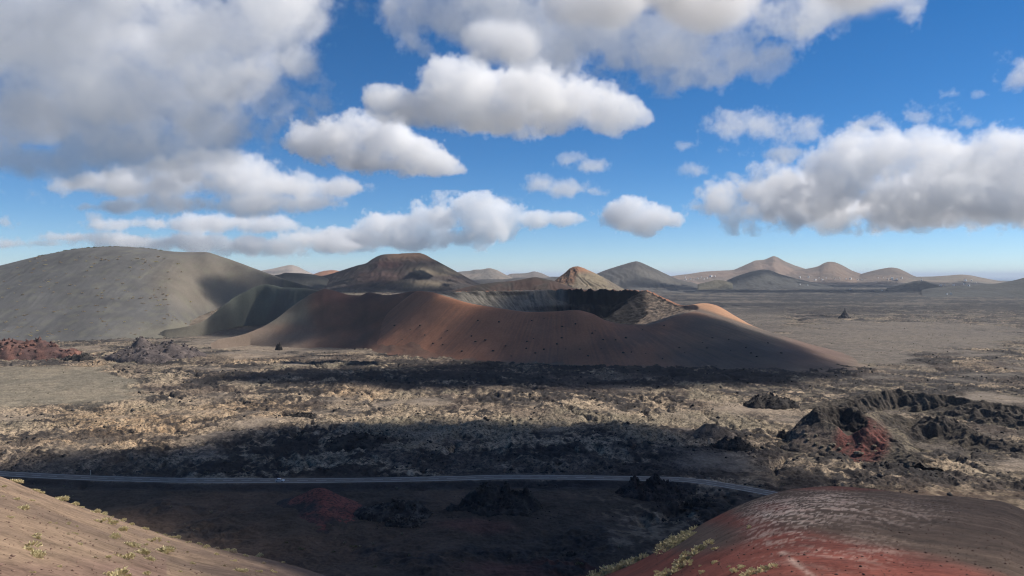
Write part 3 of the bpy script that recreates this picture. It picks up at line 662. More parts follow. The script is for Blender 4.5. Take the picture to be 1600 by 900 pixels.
# ------------------------------------------------------------------ lava outcrops: a low core with angular blocks piled over it
import bmesh
def block_proto(seed):
    r = np.random.RandomState(seed)
    bm = bmesh.new(); bmesh.ops.create_icosphere(bm, subdivisions=2, radius=1.0)
    V = np.array([v.co[:] for v in bm.verts]); Fa = np.array([[v.index for v in f.verts] for f in bm.faces]); bm.free()
    for k in range(14):                                       # chip flat faces off a ball
        n = r.randn(3); n /= np.linalg.norm(n); d = r.uniform(.3, .62)
        over = V @ n - d
        V = V - np.outer(np.maximum(over, 0), n)
    V = V * (1 + .16 * r.randn(len(V), 1)) * r.uniform(.7, 1.25, 3)
    return V, Fa
BLK = [block_proto(k) for k in range(8)]
def outcrop(label, px, row, w, h, seed, asp=.6, rough=1.0, c1=(.030, .027, .026), c2=(.066, .057, .048), peak=None, D=None, sub=60, nblk=200, blk=.125, on=False):
    if on:
        loc, nrm, ob = hit(px, row); x, y, zb_ = loc
    elif D is None:
        x, y = on_ground(px, row, 0.0)
    else:
        x, y = uv_of(px, row)[0] * D, D
    a = w * y / F * .5; H = h * y / F; b = a * asp
    if not on:
        y += b * .8; x = uv_of(px, row)[0] * y
        zb_ = float(ground_base(np.array([x]), np.array([y]))[0])
    n, m = sub, int(sub * max(.6, asp))
    def height(q, r):
        X_ = q * a + x; Y_ = r * b + y
        rad = np.hypot(q, r) + .5 * fbm(X_, Y_, a * .7, 4, seed)
        env = np.clip(1 - rad * rad, 0, 1) ** .8
        pk = 1.0
        if peak:
            pk = 0
            for (pq, pr, ph, ps) in peak: pk = np.maximum(pk, ph * np.exp(-((q - pq) ** 2 + (r - pr) ** 2) / ps ** 2))
            pk = .35 + .65 * pk
        return H * env * pk * (.8 + .5 * fbm(X_, Y_, a * .35, 3, seed + 2)), env
    q, r = np.meshgrid(np.linspace(-1.25, 1.25, n), np.linspace(-1.25, 1.25, m), indexing='ij')
    Z_, env = height(q, r)
    X_ = q * a; Y_ = r * b
    s0 = max(1.0, a * .12)
    Z_ = Z_ * .92 + .10 * H * sstep(0, .3, env) * (ridged(X_ + x, Y_ + y, s0 * 2, 4, seed + 3) - .55) - (1 - sstep(0, .25, env)) * (1.2 + .1 * H)
    f = fbm(X_ + x, Y_ + y, s0 * 2, 5, seed + 15)
    Col = mixc(col3(c1), col3(c2), sstep(-.2, .35, f))
    co = [np.stack([X_, Y_, Z_], -1).reshape(-1, 3)]; cl_ = [Col.reshape(-1, 3)]
    idx = np.arange(n * m).reshape(n, m)
    qd = np.stack([idx[:-1, :-1], idx[1:, :-1], idx[1:, 1:], idx[:-1, 1:]], -1).reshape(-1, 4)
    tri = [np.concatenate([qd[:, [0, 1, 2]], qd[:, [0, 2, 3]]])]
    if on: co, cl_, tri = [], [], []
    r_ = np.random.RandomState(seed); off = 0 if on else n * m; nb_ = int(nblk * rough)
    k = 0
    while k < nb_:
        q1, r1 = r_.uniform(-1.5, 1.5, 2)
        z1, e1 = height(np.array([[q1]]), np.array([[r1]])); z1 = float(z1[0, 0]); e1 = float(e1[0, 0])
        if e1 < .02 and r_.rand() > .28: continue
        if on:
            okr, lc = S.ray_cast(dg, Vector((x + q1 * a, y + r1 * b, 300)), Vector((0, 0, -1)))[:2]
            z1 = (lc.z - zb_ if okr else 0) + z1 * .8
        V, Fa = BLK[r_.randint(8)]
        sz = max(.35, a * blk * (.25 + .9 * r_.rand() ** 2) * (.5 + .7 * min(1, abs(z1) / max(H, .1)) if e1 > .02 else .35))
        an = r_.uniform(0, 6.28); ti = r_.uniform(-.5, .5)
        R1 = np.array([[math.cos(an), -math.sin(an), 0], [math.sin(an), math.cos(an), 0], [0, 0, 1]]); R2 = np.array([[1, 0, 0], [0, math.cos(ti), -math.sin(ti)], [0, math.sin(ti), math.cos(ti)]])
        Vb = (V * np.array([1, 1, r_.uniform(.55, 1.15)])) @ R2.T @ R1.T * sz + np.array([q1 * a, r1 * b, (z1 if on else max(z1, 0)) + sz * .15])
        t = r_.rand()
        co.append(Vb); cl_.append(np.repeat((col3(c1) * (1 - t) + col3(c2) * t)[None] * (.75 + .6 * r_.rand()), len(V), 0)); tri.append(Fa + off); off += len(V); k += 1
    co = np.concatenate(co).astype(np.float32); cl_ = np.concatenate(cl_); tri = np.concatenate(tri).astype(np.int32)
    me = bpy.data.meshes.new('lava_outcrop')
    me.vertices.add(len(co)); me.vertices.foreach_set('co', co.ravel())
    me.loops.add(tri.size); me.loops.foreach_set('vertex_index', tri.ravel())
    me.polygons.add(len(tri)); me.polygons.foreach_set('loop_start', np.arange(0, tri.size, 3, dtype=np.int32))
    aa = me.attributes.new('soil', 'FLOAT_COLOR', 'POINT'); cc4 = np.ones((len(co), 4), np.float32); cc4[:, :3] = np.clip(cl_, .006, .9); aa.data.foreach_set('color', cc4.ravel())
    me.update(); me.validate()
    o = link_mesh('lava_outcrop', me, M_ROCK)
    o.location = (x, y, zb_ - .3)
    return tag(o, label, 'rocks')
outcrop('tall jagged black lava crag touching the near edge of the road', 778, 806, 150, 60, 701, asp=.6, peak=[(-.62, .1, .85, .2), (-.2, .25, 1.0, .35), (.25, .2, .8, .3), (.7, .2, .55, .25)], sub=110, nblk=420, blk=.085)
outcrop('low heap of broken dark lava between red cone and tall crag', 618, 812, 150, 30, 711, asp=.5, peak=[(-.6, -.3, .3, .4), (0, .2, .8, .4), (.45, .1, .9, .35)], c2=(.10, .088, .075), sub=100, nblk=380, blk=.075)
outcrop('small cracked lava slab in front of the low dark heap', 632, 822, 70, 10, 715, asp=.5, rough=1.3, c2=(.11, .095, .08))
outcrop('dark lava knob hiding a stretch of the road', 1016, 778, 128, 40, 721, asp=.5, nblk=380, blk=.08, c2=(.075, .06, .055), peak=[(-.45, .2, .8, .35), (.1, .1, .8, .4), (.5, .1, .7, .3)], sub=110)
outcrop('dark rim of the little brown mound left of the spatter cones', 1112, 686, 100, 24, 761, asp=.6, c1=(.10, .082, .068), c2=(.15, .12, .095), rough=.35, blk=.07, peak=[(0, 0, 1, .6)])
outcrop('black rocks in front of the little brown mound', 1140, 699, 58, 22, 765, asp=.5, peak=[(-.35, 0, 1, .3), (.4, 0, .8, .4)])
outcrop('black lava rib right below the crater foot', 1205, 642, 90, 20, 771, asp=.8, nblk=260, blk=.08)
outcrop('purplish lava hump with two pointed crags before the grey hill', 244, 564, 170, 50, 781, asp=.8, c1=(.075, .062, .06), c2=(.13, .105, .095), peak=[(-.45, .3, 1.0, .25), (.12, .3, .8, .18), (0, .1, .35, .9)], sub=110, nblk=420, blk=.06)
outcrop('reddish lava bank cut by the left frame edge', 20, 562, 200, 32, 791, asp=.5, c1=(.085, .05, .045), c2=(.17, .085, .065), sub=100, nblk=420, blk=.06)
outcrop('dark end of the lava bank beside the ochre patch', 125, 563, 50, 12, 795, asp=.6)
outcrop('lone dark crag standing out on the far plain', 1320, 497, 22, 15, 801, asp=.6, sub=40, peak=[(0, 0, 1.2, .4)], nblk=60, c1=(.06,.055,.055), c2=(.10,.09,.085))
outcrop('low dark crag left of the red cone foot', 1224, 686, 26, 15, 805, asp=.6, sub=50)
outcrop('dark rock ridge on the lit strip left of the middle', 474, 652, 50, 7, 811, asp=.5, sub=60)
outcrop('dark broken rocks in the shade above the middle of the road', 560, 700, 120, 15, 821, asp=.7, sub=80, nblk=300, blk=.07)
outcrop('little pair of black crags on the pale ground left of the crater', 436, 546, 12, 12, 831, asp=.6, sub=40)
outcrop('dark stone heap on the valley floor below the knob', 892, 872, 26, 10, 841, asp=.6, sub=40)
outcrop('long dark lava lip on the valley floor near the mound', 1095, 788, 60, 8, 851, asp=.4, sub=60)

# ------------------------------------------------------------------ loose rubble and scrub over the plain
def merged(name, proto_v, proto_f, pts, scl, seed, mat, label, cat, squash=.7, jit=.25):
    r_ = np.random.RandomState(seed); n = len(pts); k = len(proto_v)
    V = np.repeat(proto_v[None], n, 0) * (1 + jit * (r_.rand(n, k, 1) - .5) * 2)
    a = r_.rand(n) * 2 * np.pi; ca_, sa_ = np.cos(a)[:, None], np.sin(a)[:, None]
    Vx = V[..., 0] * ca_ - V[..., 1] * sa_; Vy = V[..., 0] * sa_ + V[..., 1] * ca_
    V = np.stack([Vx, Vy * (.7 + .5 * r_.rand(n)[:, None]), V[..., 2] * squash * (.6 + .8 * r_.rand(n)[:, None])], -1) * scl[:, None, None] + pts[:, None]
    Fa = (np.asarray(proto_f)[None] + (np.arange(n) * k)[:, None, None]).reshape(-1, 3)
    me = bpy.data.meshes.new(name); me.vertices.add(n * k); me.vertices.foreach_set('co', V.reshape(-1, 3).astype(np.float32).ravel())
    me.loops.add(Fa.size); me.loops.foreach_set('vertex_index', Fa.ravel().astype(np.int32))
    me.polygons.add(len(Fa)); me.polygons.foreach_set('loop_start', np.arange(0, Fa.size, 3, dtype=np.int32))
    me.update(); me.validate()
    return tag(link_mesh(name, me, mat), label, cat, kind='stuff')
OCT = np.array([(1, 0, .1), (-1, 0, 0), (0, 1, .1), (0, -1, 0), (.1, .1, 1), (0, 0, -1.0), (.6, .6, .6), (-.6, .5, .55)], float)
OCTF = [(0, 6, 4), (6, 2, 4), (2, 7, 4), (7, 1, 4), (1, 3, 4), (3, 0, 4), (0, 3, 5), (3, 1, 5), (1, 2, 5), (2, 0, 5), (0, 2, 6), (2, 1, 7)]
r_ = np.random.RandomState(5)
def scatter(n, d0, d1, um, key):
    D_ = d0 * (d1 / d0) ** (r_.rand(n) ** 1.0); u_ = (r_.rand(n) * 2 - 1) * um
    x_ = u_ * D_
    k = key(x_, D_)
    ok = (r_.rand(n) < k) & (np.abs(D_ - road_depth(u_)) > 8)
    return x_[ok], D_[ok]
M_RUB = plain_material('dark_lava', (.045, .042, .04), rough=.95, spec=.1, var=.5, scale=.08)
M_SCRUB = plain_material('grey_green_scrub', (.22, .20, .13), rough=.95, spec=.05, var=.35, scale=.1)
xs, ys = scatter(20000, 255, 1000, .8, lambda x, y: sstep(-.05, .25, fbm(x, y, 30, 4, 901)) * lava_mask(x, y))
merged('lava_rubble', OCT, OCTF, np.stack([xs, ys, ground_z(xs, ys)], -1), .25 + 1.3 * r_.rand(len(xs)) ** 4 + ys * .0004, 3, M_RUB, 'loose dark lava blocks strewn over the rough plain', 'rubble')
tv, tf = [], []
for k in range(7):
    a = k * .9; r0 = .55
    b = len(tv); d = (math.cos(a), math.sin(a))
    tv += [(d[0] * .15 - d[1] * .3, d[1] * .15 + d[0] * .3, -.1), (d[0] * .15 + d[1] * .3, d[1] * .15 - d[0] * .3, -.1), (d[0] * .9, d[1] * .9, .75 + .3 * (k % 2))]
    tf.append((b, b + 1, b + 2))
xs, ys = scatter(7000, 255, 2200, .8, lambda x, y: sstep(-.1, .3, fbm(x, y, 50, 4, 911)) * (.25 + .75 * (photo_of(x, y, 0 * x)[1] < 625)))
merged('scrub', np.array(tv), tf, np.stack([xs, ys, ground_z(xs, ys)], -1), .4 + .5 * r_.rand(len(xs)) + ys * .0004, 4, M_SCRUB, 'low grey green scrub dotted over the lava plain', 'scrub', squash=.8)

def near_scatter(n, u0, u1, d0, d1):
    u_ = u0 + (u1 - u0) * r_.rand(n); D_ = d0 * (d1 / d0) ** r_.rand(n)
    ok = D_ < pchip(n_u, n_D, u_) + 6
    return u_[ok] * D_[ok], D_[ok]
xs, ys = near_scatter(3500, -.75, US, 16, 190)
merged('gravel', OCT, OCTF, np.stack([xs, ys, near_z(xs / ys, ys) + .01], -1), .012 + .07 * r_.rand(len(xs)) ** 4 + ys * .0004, 6, plain_material('pink_gravel', (.20, .13, .10), rough=.95, var=.5, scale=.6), 'small stones scattered over the pale slope at the lower left', 'gravel', squash=.6)
xs, ys = near_scatter(2600, US, .75, 16, 125)
merged('gravel', OCT, OCTF, np.stack([xs, ys, near_z(xs / ys, ys) + .01], -1), .010 + .05 * r_.rand(len(xs)) ** 4 + ys * .0003, 7, plain_material('red_gravel', (.105, .062, .05), rough=.95, var=.6, scale=.6), 'small stones scattered over the red mound at the lower right', 'gravel', squash=.6)

# ------------------------------------------------------------------ shrubs on the near slopes
def leaf_material(name, c1, c2):
    m = bpy.data.materials.new(name); m.use_nodes = True
    t = m.node_tree; N = t.nodes.new; L = t.links.new
    p = t.nodes['Principled BSDF']; p.inputs['Roughness'].default_value = .8; p.inputs['Specular IOR Level'].default_value = .15
    geo = N('ShaderNodeNewGeometry'); n = N('ShaderNodeTexNoise'); n.inputs['Scale'].default_value = 3.0; n.inputs['Detail'].default_value = 3
    L(geo.outputs['Position'], n.inputs['Vector'])
    ad = N('ShaderNodeMath'); ad.operation = 'ADD'; L(n.outputs[0], ad.inputs[0])
    sc = N('ShaderNodeMath'); sc.operation = 'MULTIPLY_ADD'; L(geo.outputs['Random Per Island'], sc.inputs[0]); sc.inputs[1].default_value = .5; sc.inputs[2].default_value = -.25
    L(sc.outputs[0], ad.inputs[1])
    r = N('ShaderNodeValToRGB'); r.color_ramp.elements[0].position = .25; r.color_ramp.elements[1].position = .75
    r.color_ramp.elements[0].color = (*c1, 1); r.color_ramp.elements[1].color = (*c2, 1)
    L(ad.outputs[0], r.inputs[0]); L(r.outputs[0], p.inputs['Base Color'])
    tr = N('ShaderNodeBsdfTranslucent'); L(r.outputs[0], tr.inputs[0])
    mx = N('ShaderNodeMixShader'); mx.inputs[0].default_value = .25
    L(p.outputs[0], mx.inputs[1]); L(tr.outputs[0], mx.inputs[2]); L(mx.outputs[0], t.nodes['Material Output'].inputs['Surface'])
    return m
M_SHRUB = leaf_material('pale_shrub', (.47, .40, .21), (.74, .64, .39))
M_SHRUBD = leaf_material('dull_shrub', (.12, .115, .06), (.24, .22, .12))
M_DRY = leaf_material('dry_shrub', (.36, .28, .19), (.58, .47, .33))
def shrub_mesh(seed, n=260, stretch=1.0, lobes=4, h=.62):
    r = random.Random(seed)
    cs = [(r.uniform(-.55, .55) * stretch, r.uniform(-.4, .4), r.uniform(.32, .55)) for _ in range(int(lobes * (1 + .5 * (stretch - 1))))]
    V, Fc = [], []
    for k in range(int(n * (1 + .7 * (stretch - 1)))):
        cx, cy, cr = cs[k % len(cs)]
        th_ = r.uniform(0, 2 * math.pi); ph = math.acos(r.uniform(0.0, 1)) * .98
        d = Vector((math.cos(th_) * math.sin(ph), math.sin(th_) * math.sin(ph), math.cos(ph) * h * 1.5))
        r1 = cr * r.uniform(.75, 1.12); p = Vector((cx, cy, -.03)) + d * r1
        q = Vector((cx, cy, 0)) + d * r1 * r.uniform(.45, .7)
        side = d.cross(Vector((r.uniform(-1, 1), r.uniform(-1, 1), r.uniform(-1, 1)))).normalized() * r.uniform(.035, .075)
        b = len(V); tip = p + Vector((r.uniform(-.08, .08), r.uniform(-.08, .08), r.uniform(0, .1)))
        V += [q - side * .5, q + side * .5, p + side, tip, p - side]
        Fc.append((b, b + 1, b + 2, b + 3, b + 4))
    me = bpy.data.meshes.new('shrub'); me.from_pydata([tuple(v) for v in V], [], Fc); me.update()
    return me
SH = [shrub_mesh(s) for s in (1, 2, 3, 4)] + [shrub_mesh(5, stretch=2.2, lobes=6), shrub_mesh(6, stretch=3.0, lobes=8)]
SHM = {}
def shrub(px, row, w, label, group, kind=None, mat=M_SHRUB, wide=None, name='shrub', near=True):
    loc, nrm, ob = hit(px, row)
    if near:                                              # keep to the near side of the crest
        for _ in range(30):
            if ob is not None and ob.name.startswith('hillside'): break
            row += 1; loc, nrm, ob = hit(px, row)
    if loc is None: return None
    k = (4 if wide == 1 else 5) if wide else rnd.randrange(4)
    key = (k, mat.name)
    if key not in SHM:
        me = SH[k].copy(); me.materials.append(mat); SHM[key] = me
    o = bpy.data.objects.new(name, SHM[key]); C.objects.link(o)
    s_ = (1.45 if row > 600 else 1.6) * w * loc.y / F / ((1.75 if k < 4 else (2.7 if k == 4 else 3.5)))
    o.location = loc - Vector((0, 0, .05 * s_)); o.scale = (s_, s_, s_ * rnd.uniform(.75, 1.05)); o.rotation_euler = (0, 0, rnd.uniform(0, 6.28) if k < 4 else rnd.uniform(-.3, .3))
    if wide: o.rotation_euler = (0, -math.atan2(nrm.x, nrm.z) * -1 * .8, rnd.uniform(-.2, .2))
    return tag(o, label, 'shrub', group)
CREST_L = [(25, 750, 18), (55, 760, 12), (63, 765, 11), (95, 778, 24), (117, 785, 13), (128, 790, 9), (148, 799, 15), (161, 802, 11), (176, 806, 9), (190, 812, 10), (204, 818, 9), (226, 825, 11), (246, 831, 9), (258, 834, 9), (268, 838, 9),
           (276, 836, 12), (292, 846, 9), (311, 849, 10), (325, 853, 8)]
for a in CREST_L: shrub(a[0], a[1] + 2, a[2], 'yellow green shrub in the row along the crest of the pale slope', 'shrubs along the slope crest')
MID_L = [(3, 760, 10), (25, 780, 11), (50, 782, 9), (57, 788, 6), (15, 808, 9), (76, 817, 7), (87, 817, 6), (88, 825, 7), (106, 818, 9), (120, 822, 6), (120, 834, 7), (105, 834, 7), (115, 832, 7), (125, 850, 10), (108, 855, 7), (148, 842, 6), (4, 775, 7),
         (226, 851, 9), (257, 864, 10), (225, 870, 10), (237, 875, 8), (93, 885, 9), (50, 894, 8), (145, 870, 11), (166, 870, 11), (228, 897, 14), (320, 855, 12), (336, 856, 12), (338, 866, 9), (360, 850, 14), (352, 836, 9), (362, 862, 12),
         (365, 876, 10), (405, 838, 12), (383, 868, 8), (412, 880, 8), (440, 868, 7), (427, 893, 10), (405, 893, 9), (350, 884, 7), (300, 880, 8), (280, 892, 9), (262, 846, 7), (290, 862, 7)]
for i, a in enumerate(MID_L):
    dry = i % 4 == 3
    shrub(a[0], a[1] + 1, a[2], 'dry beige shrub scattered on the pale slope' if dry else 'small yellow green shrub scattered on the pale slope below its crest', 'dry shrubs on the pale slope' if dry else 'small shrubs on the pale slope', mat=M_DRY if dry else M_SHRUB)
for a, lb in [((155, 815, 18), 'bushy yellow green shrub just under the crest of the pale slope, left of a pair'), ((169, 817, 15), 'bushy shrub just under the slope crest, right of a pair'),
              ((187, 828, 14), 'yellow green shrub alone on the slope midway between crest and big clump'), ((178, 840, 16), 'yellow shrub left of the long clump on the slope'),
              ((205, 853, 20), 'tall bright shrub at the upper end of the long slope clump'), ((216, 863, 22), 'middle shrub of the long slanting clump on the slope'), ((231, 873, 16), 'lowest shrub of the long slanting clump on the slope'),
              ((195, 872, 20), 'rounded bright shrub left below the long slope clump'), ((235, 845, 16), 'upper shrub of the grey green pair right of the long clump'), ((250, 860, 24), 'lower bigger shrub of the grey green pair right of the long clump'),
              ((36, 795, 16), 'slanting yellow shrub high on the left of the pale slope'), ((56, 839, 14), 'light green shrub above the two low grey ones at left'), ((45, 858, 24), 'upper of two low spreading shrubs at the far left'),
              ((58, 869, 22), 'lower darker of two low spreading shrubs at the far left'), ((185, 903, 34), 'large spiky shrub cut by the bottom edge on the pale slope'), ((380, 893, 20), 'greenish shrub low on the slope near the dark valley')]:
    shrub(a[0], a[1] + 1, a[2] * 1.25, lb, 'large shrubs on the pale slope')
for a, lb, wd in [((1062, 838, 44), 'upper long shrub clump on the left shoulder of the red mound', 1), ((1062, 849, 58), 'lower long shrub clump on the left shoulder of the red mound', 2), ((1087, 866, 46), 'long pale shrub clump on red soil below the shoulder clumps', 1),
                  ((985, 874, 40), 'upper bushy clump beside the lower left rim of the red mound', 1), ((962, 887, 62), 'largest green clump at the lower left rim of the red mound', 2), ((928, 899, 26), 'small clump at the very foot of the red mound rim', 1),
                  ((1055, 894, 42), 'spreading green clump on red soil at the bottom edge', 1), ((1188, 894, 38), 'dark centred shrub clump at the bottom right of the red soil', 1)]:
    shrub(a[0], a[1], a[2], lb, 'shrub clumps on the red mound', wide=wd)
for a, lb in [((1118, 858, 16), 'small shrub highest on the red soil'), ((1028, 898, 16), 'small shrub left of the spreading clump at the bottom edge'), ((1079, 883, 10), 'tiny shrub above the spreading bottom clump'), ((1093, 885, 7), 'very tiny tuft right of the tiny shrub'),
              ((1115, 881, 14), 'low shrub in the middle of the red soil'), ((1098, 895, 11), 'small shrub between the bottom clumps'), ((1138, 886, 9), 'little tuft left of the greenish shrub pair'), ((1161, 886, 18), 'upper shrub of the greenish pair on red soil'),
              ((1151, 894, 16), 'lower flat shrub of the greenish pair on red soil'), ((1171, 825, 11), 'whitish shrub at the left end of the pale crust')]:
    shrub(a[0], a[1], a[2], lb, 'small shrubs on the red mound')
for px_, row_, w in [(470, 858, 8), (552, 854, 9), (520, 862, 6), (446, 848, 6), (903, 880, 12), (640, 868, 5), (585, 885, 5), (722, 878, 5)]:
    shrub(px_, row_, w, 'tiny dull shrub on the dark valley floor below the road', 'tiny shrubs on the valley floor', mat=M_SHRUBD, near=False)

# pale shrubs speckling the grey hill
for k in range(200):
    for _ in range(30):
        px_ = rnd.uniform(0, 300); row_ = rnd.uniform(400, 528)
        g = float(fbm(np.array([px_]), np.array([row_ * 1.5]), 45, 3, 921)[0])
        if rnd.random() < .15 + 1.6 * max(0, g) : break
    loc, nrm, ob = hit(px_, row_)
    if ob is None or ob.name != 'hill': continue
    shrub(px_, row_, rnd.uniform(2.0, 4.2), 'pale shrub dotting the flank of the big grey hill', 'shrubs dotting the grey hill', mat=M_DRY if k % 5 else M_SHRUB, near=False)
for k in range(30):
    px_ = 60 + k * 6.6 + rnd.uniform(-3, 3)
    for row_ in np.arange(383, 410, .5):
        loc, nrm, ob = hit(px_, row_)
        if ob is not None: break
    if ob is not None: shrub(px_, row_ + .3, rnd.uniform(2.2, 4.5), 'dark shrub silhouetted on the skyline of the big grey hill', 'shrubs on the grey hill skyline', mat=M_SHRUBD, near=False)

# ------------------------------------------------------------------ boulders
def boulder_mesh(seed):
    import bmesh
    bm = bmesh.new(); bmesh.ops.create_icosphere(bm, subdivisions=3, radius=.5)
    for v in bm.verts:
        n = float(fbm(np.array([v.co.x * 3 + seed * 9 + v.co.z]), np.array([v.co.y * 3 - v.co.z * 2]), 1.0, 4, seed)[0])
        v.co *= 1 + .45 * n
        v.co.z *= .75
    me = bpy.data.meshes.new('boulder'); bm.to_mesh(me); bm.free()
    return me
M_BLD = plain_material('boulder_stone', (.05, .042, .038), rough=.95, spec=.1, var=.4, scale=5)
M_BLT = plain_material('pale_boulder_stone', (.15, .125, .09), rough=.95, spec=.1, var=.4, scale=5)
BM = []
for s_ in range(4):
    for mt in (M_BLD, M_BLT):
        me = boulder_mesh(s_ + 1); me.materials.append(mt); BM.append(me)
def boulder(px, row, w, label, group, pale=0):
    loc, nrm, ob = hit(px, row)
    if loc is None: return
    o = bpy.data.objects.new('boulder', BM[2 * rnd.randrange(4) + pale]); C.objects.link(o)
    s_ = w * loc.y / F
    o.location = loc + Vector((0, 0, s_ * .15)); o.scale = (s_, s_ * rnd.uniform(.7, 1), s_ * rnd.uniform(.6, .95)); o.rotation_euler = (0, 0, rnd.uniform(0, 6.28))
    tag(o, label, 'boulder', group)
BL = [(700, 515), (735, 525), (760, 530), (692, 540), (745, 533), (790, 540), (825, 533), (824, 543), (850, 545), (883, 547), (908, 545), (938, 543), (870, 537), (877, 530), (833, 529), (838, 550), (942, 530), (960, 530), (976, 527), (988, 549), (972, 551), (932, 518),
      (925, 520), (1142, 546), (1164, 544), (1172, 550), (1106, 543), (1098, 536), (1069, 553), (1182, 556), (1034, 561), (1060, 545), (1010, 552), (918, 557), (800, 555), (720, 548), (770, 548), (655, 510), (640, 515), (665, 525), (675, 535), (630, 530), (615, 510), (690, 527),
      (1115, 528), (1140, 531), (1200, 538), (1222, 551), (900, 505), (880, 510), (850, 497), (830, 500), (1036, 510), (1005, 515), (745, 500), (780, 505)]
for a in BL: boulder(a[0] + rnd.uniform(-2, 2), a[1] + rnd.uniform(-2, 2), rnd.uniform(1.8, 4.2), 'small dark boulder on the front slope of the big crater', 'boulders on the crater slope')
for a, w in [((1341, 712), 14), ((1368, 708), 7), ((1366, 700), 8), ((1312, 704), 8), ((1301, 698), 10), ((1296, 703), 7), ((1275, 696), 7), ((1262, 690), 8), ((1285, 700), 6), ((1258, 682), 7), ((1275, 683), 6), ((1325, 697), 5), ((1366, 670), 6), ((1343, 696), 5)]:
    boulder(a[0], a[1] - 2, w, 'large rounded boulder at the foot of the red spatter cone, biggest there' if w == 14 else 'round pale boulder lying round the foot of the red spatter cone', 'boulders round the red cone foot', pale=1)

# ------------------------------------------------------------------ white houses of the far villages
M_WALL = plain_material('white_wash', (.86, .85, .83), rough=.85, spec=.2, var=.05, scale=.3)
M_DARKW = plain_material('window_dark', (.05, .055, .06), rough=.3, spec=.5, var=.1, scale=1)
def box(bm, x0, x1, y0, y1, z0, z1, mi=0):
    vs = [bm.verts.new(p) for p in [(x0, y0, z0), (x1, y0, z0), (x1, y1, z0), (x0, y1, z0), (x0, y0, z1), (x1, y0, z1), (x1, y1, z1), (x0, y1, z1)]]
    for f in [(0, 3, 2, 1), (4, 5, 6, 7), (0, 1, 5, 4), (1, 2, 6, 5), (2, 3, 7, 6), (3, 0, 4, 7)]:
        fc = bm.faces.new([vs[i] for i in f]); fc.material_index = mi
def house_mesh(seed):
    import bmesh
    r = random.Random(seed); bm = bmesh.new()
    w = 1.0; d = r.uniform(.45, .65); h = r.uniform(.2, .26)
    box(bm, -.5, .15, -d / 2, d / 2, -.5, h)
    box(bm, .152, .5, -d / 2 + .08, d / 2, -.5, h * r.uniform(.6, 1.5))
    for x in (-.5, .12): box(bm, x - .002, x + .028, -d / 2 - .002, d / 2 + .002, h + .002, h + .03)
    box(bm, -.46, .11, -d / 2 - .002, -d / 2 + .028, h + .002, h + .03)
    for x in (-.4, -.2, -.02): box(bm, x, x + .08, -d / 2 - .006, -d / 2 + .01, h * .35, h * .75, 1)
    box(bm, .26, .36, -d / 2 + .074, -d / 2 + .09, -.0, h * .45, 1)
    me = bpy.data.meshes.new('house'); bm.to_mesh(me); bm.free(); me.materials.append(M_WALL); me.materials.append(M_DARKW)
    return me
HM = [house_mesh(k) for k in range(5)]
def house(px, row, w, label, group):
    loc, nrm, ob = hit(px, row)
    if loc is None: return
    o = bpy.data.objects.new('house', HM[rnd.randrange(5)]); C.objects.link(o)
    s_ = w * loc.y / F
    o.location = loc + Vector((0, 0, s_ * .05)); o.scale = (s_, s_, s_ * (2.3 if w < 4 else 1.5)); o.rotation_euler = (0, 0, rnd.uniform(.65, 1.1))
    tag(o, label, 'house', group)
for a in [(1071, 434, 2.6), (1072, 437, 2.4), (1079, 436.5, 3), (1090, 435.5, 2.6), (1100, 436.5, 2.4), (1105, 435, 2.2), (1084, 438, 2.2), (1111, 432.5, 5), (1117, 432.3, 3), (1096, 433.5, 2)]:
    house(*a, 'tiny white house in the village left of the blue shaded hill', 'houses left of the shaded hill')
for a in [(1250, 434.5, 3.4), (1263.5, 433.8, 3.4), (1274, 438, 4.6), (1285, 437.4, 4), (1291, 434.6, 2.6), (1280, 434.5, 2), (1322, 436.5, 3), (1329, 436, 5), (1340, 437.5, 3), (1347, 437.8, 2.4), (1304, 436, 2.2), (1312, 435, 2)]:
    house(*a, 'tiny white house in the village under the blunt brown cone', 'houses under the blunt cone')
for a in [(1372, 434.5, 2.2), (1380, 434.5, 2.2), (1394, 436.5, 6), (1401, 437.5, 4), (1409, 435, 3), (1387, 437.2, 2.5), (1440, 438.8, 3.4)]:
    house(*a, 'tiny white house below the low rounded brown hill', 'houses below the rounded hill')
for a in [(1509, 439, 6), (1518, 439.6, 3.4), (1506, 444.8, 3), (1514, 447, 5), (1490, 446.4, 4.6), (1470, 447, 4.6), (1476, 446.4, 3), (1525, 442, 2)]:
    house(*a, 'tiny white house by the long low tan hill near the right end', 'houses by the long tan hill')
for a in [(1329, 452.5, 2.8), (1378, 454.6, 2.6), (1480, 460, 3), (1486, 460, 3.2), (1250, 445, 2.4), (1262, 446, 2.2)]:
    house(*a, 'lone white farmhouse out on the dark far plain', 'farmhouses on the far plain')

# ------------------------------------------------------------------ car on the road
def prism(profile, y0, y1, bm, inset=0.0, mi=0):
    a = [bm.verts.new((x, y0, z)) for x, z in profile]; b = [bm.verts.new((x, y1, z)) for x, z in profile]
    f1 = bm.faces.new(a); f2 = bm.faces.new(b[::-1]); f1.material_index = f2.material_index = mi
    for i in range(len(a)):
        j = (i + 1) % len(a)
        f = bm.faces.new((a[j], a[i], b[i], b[j])); f.material_index = mi
def part(name, bm, mat, parent, bev=0.0):
    import bmesh
    bmesh.ops.recalc_face_normals(bm, faces=bm.faces)
    if bev: bmesh.ops.bevel(bm, geom=bm.edges[:], offset=bev, segments=2, affect='EDGES', profile=.6)
    me = bpy.data.meshes.new(name); bm.to_mesh(me); bm.free()
    return link_mesh(name, me, mat, parent)
import bmesh
s0 = float(np.interp(uv_of(439, 750)[0], ru, rl))
car = bpy.data.objects.new('car', None); C.objects.link(car)
lane = -1.75
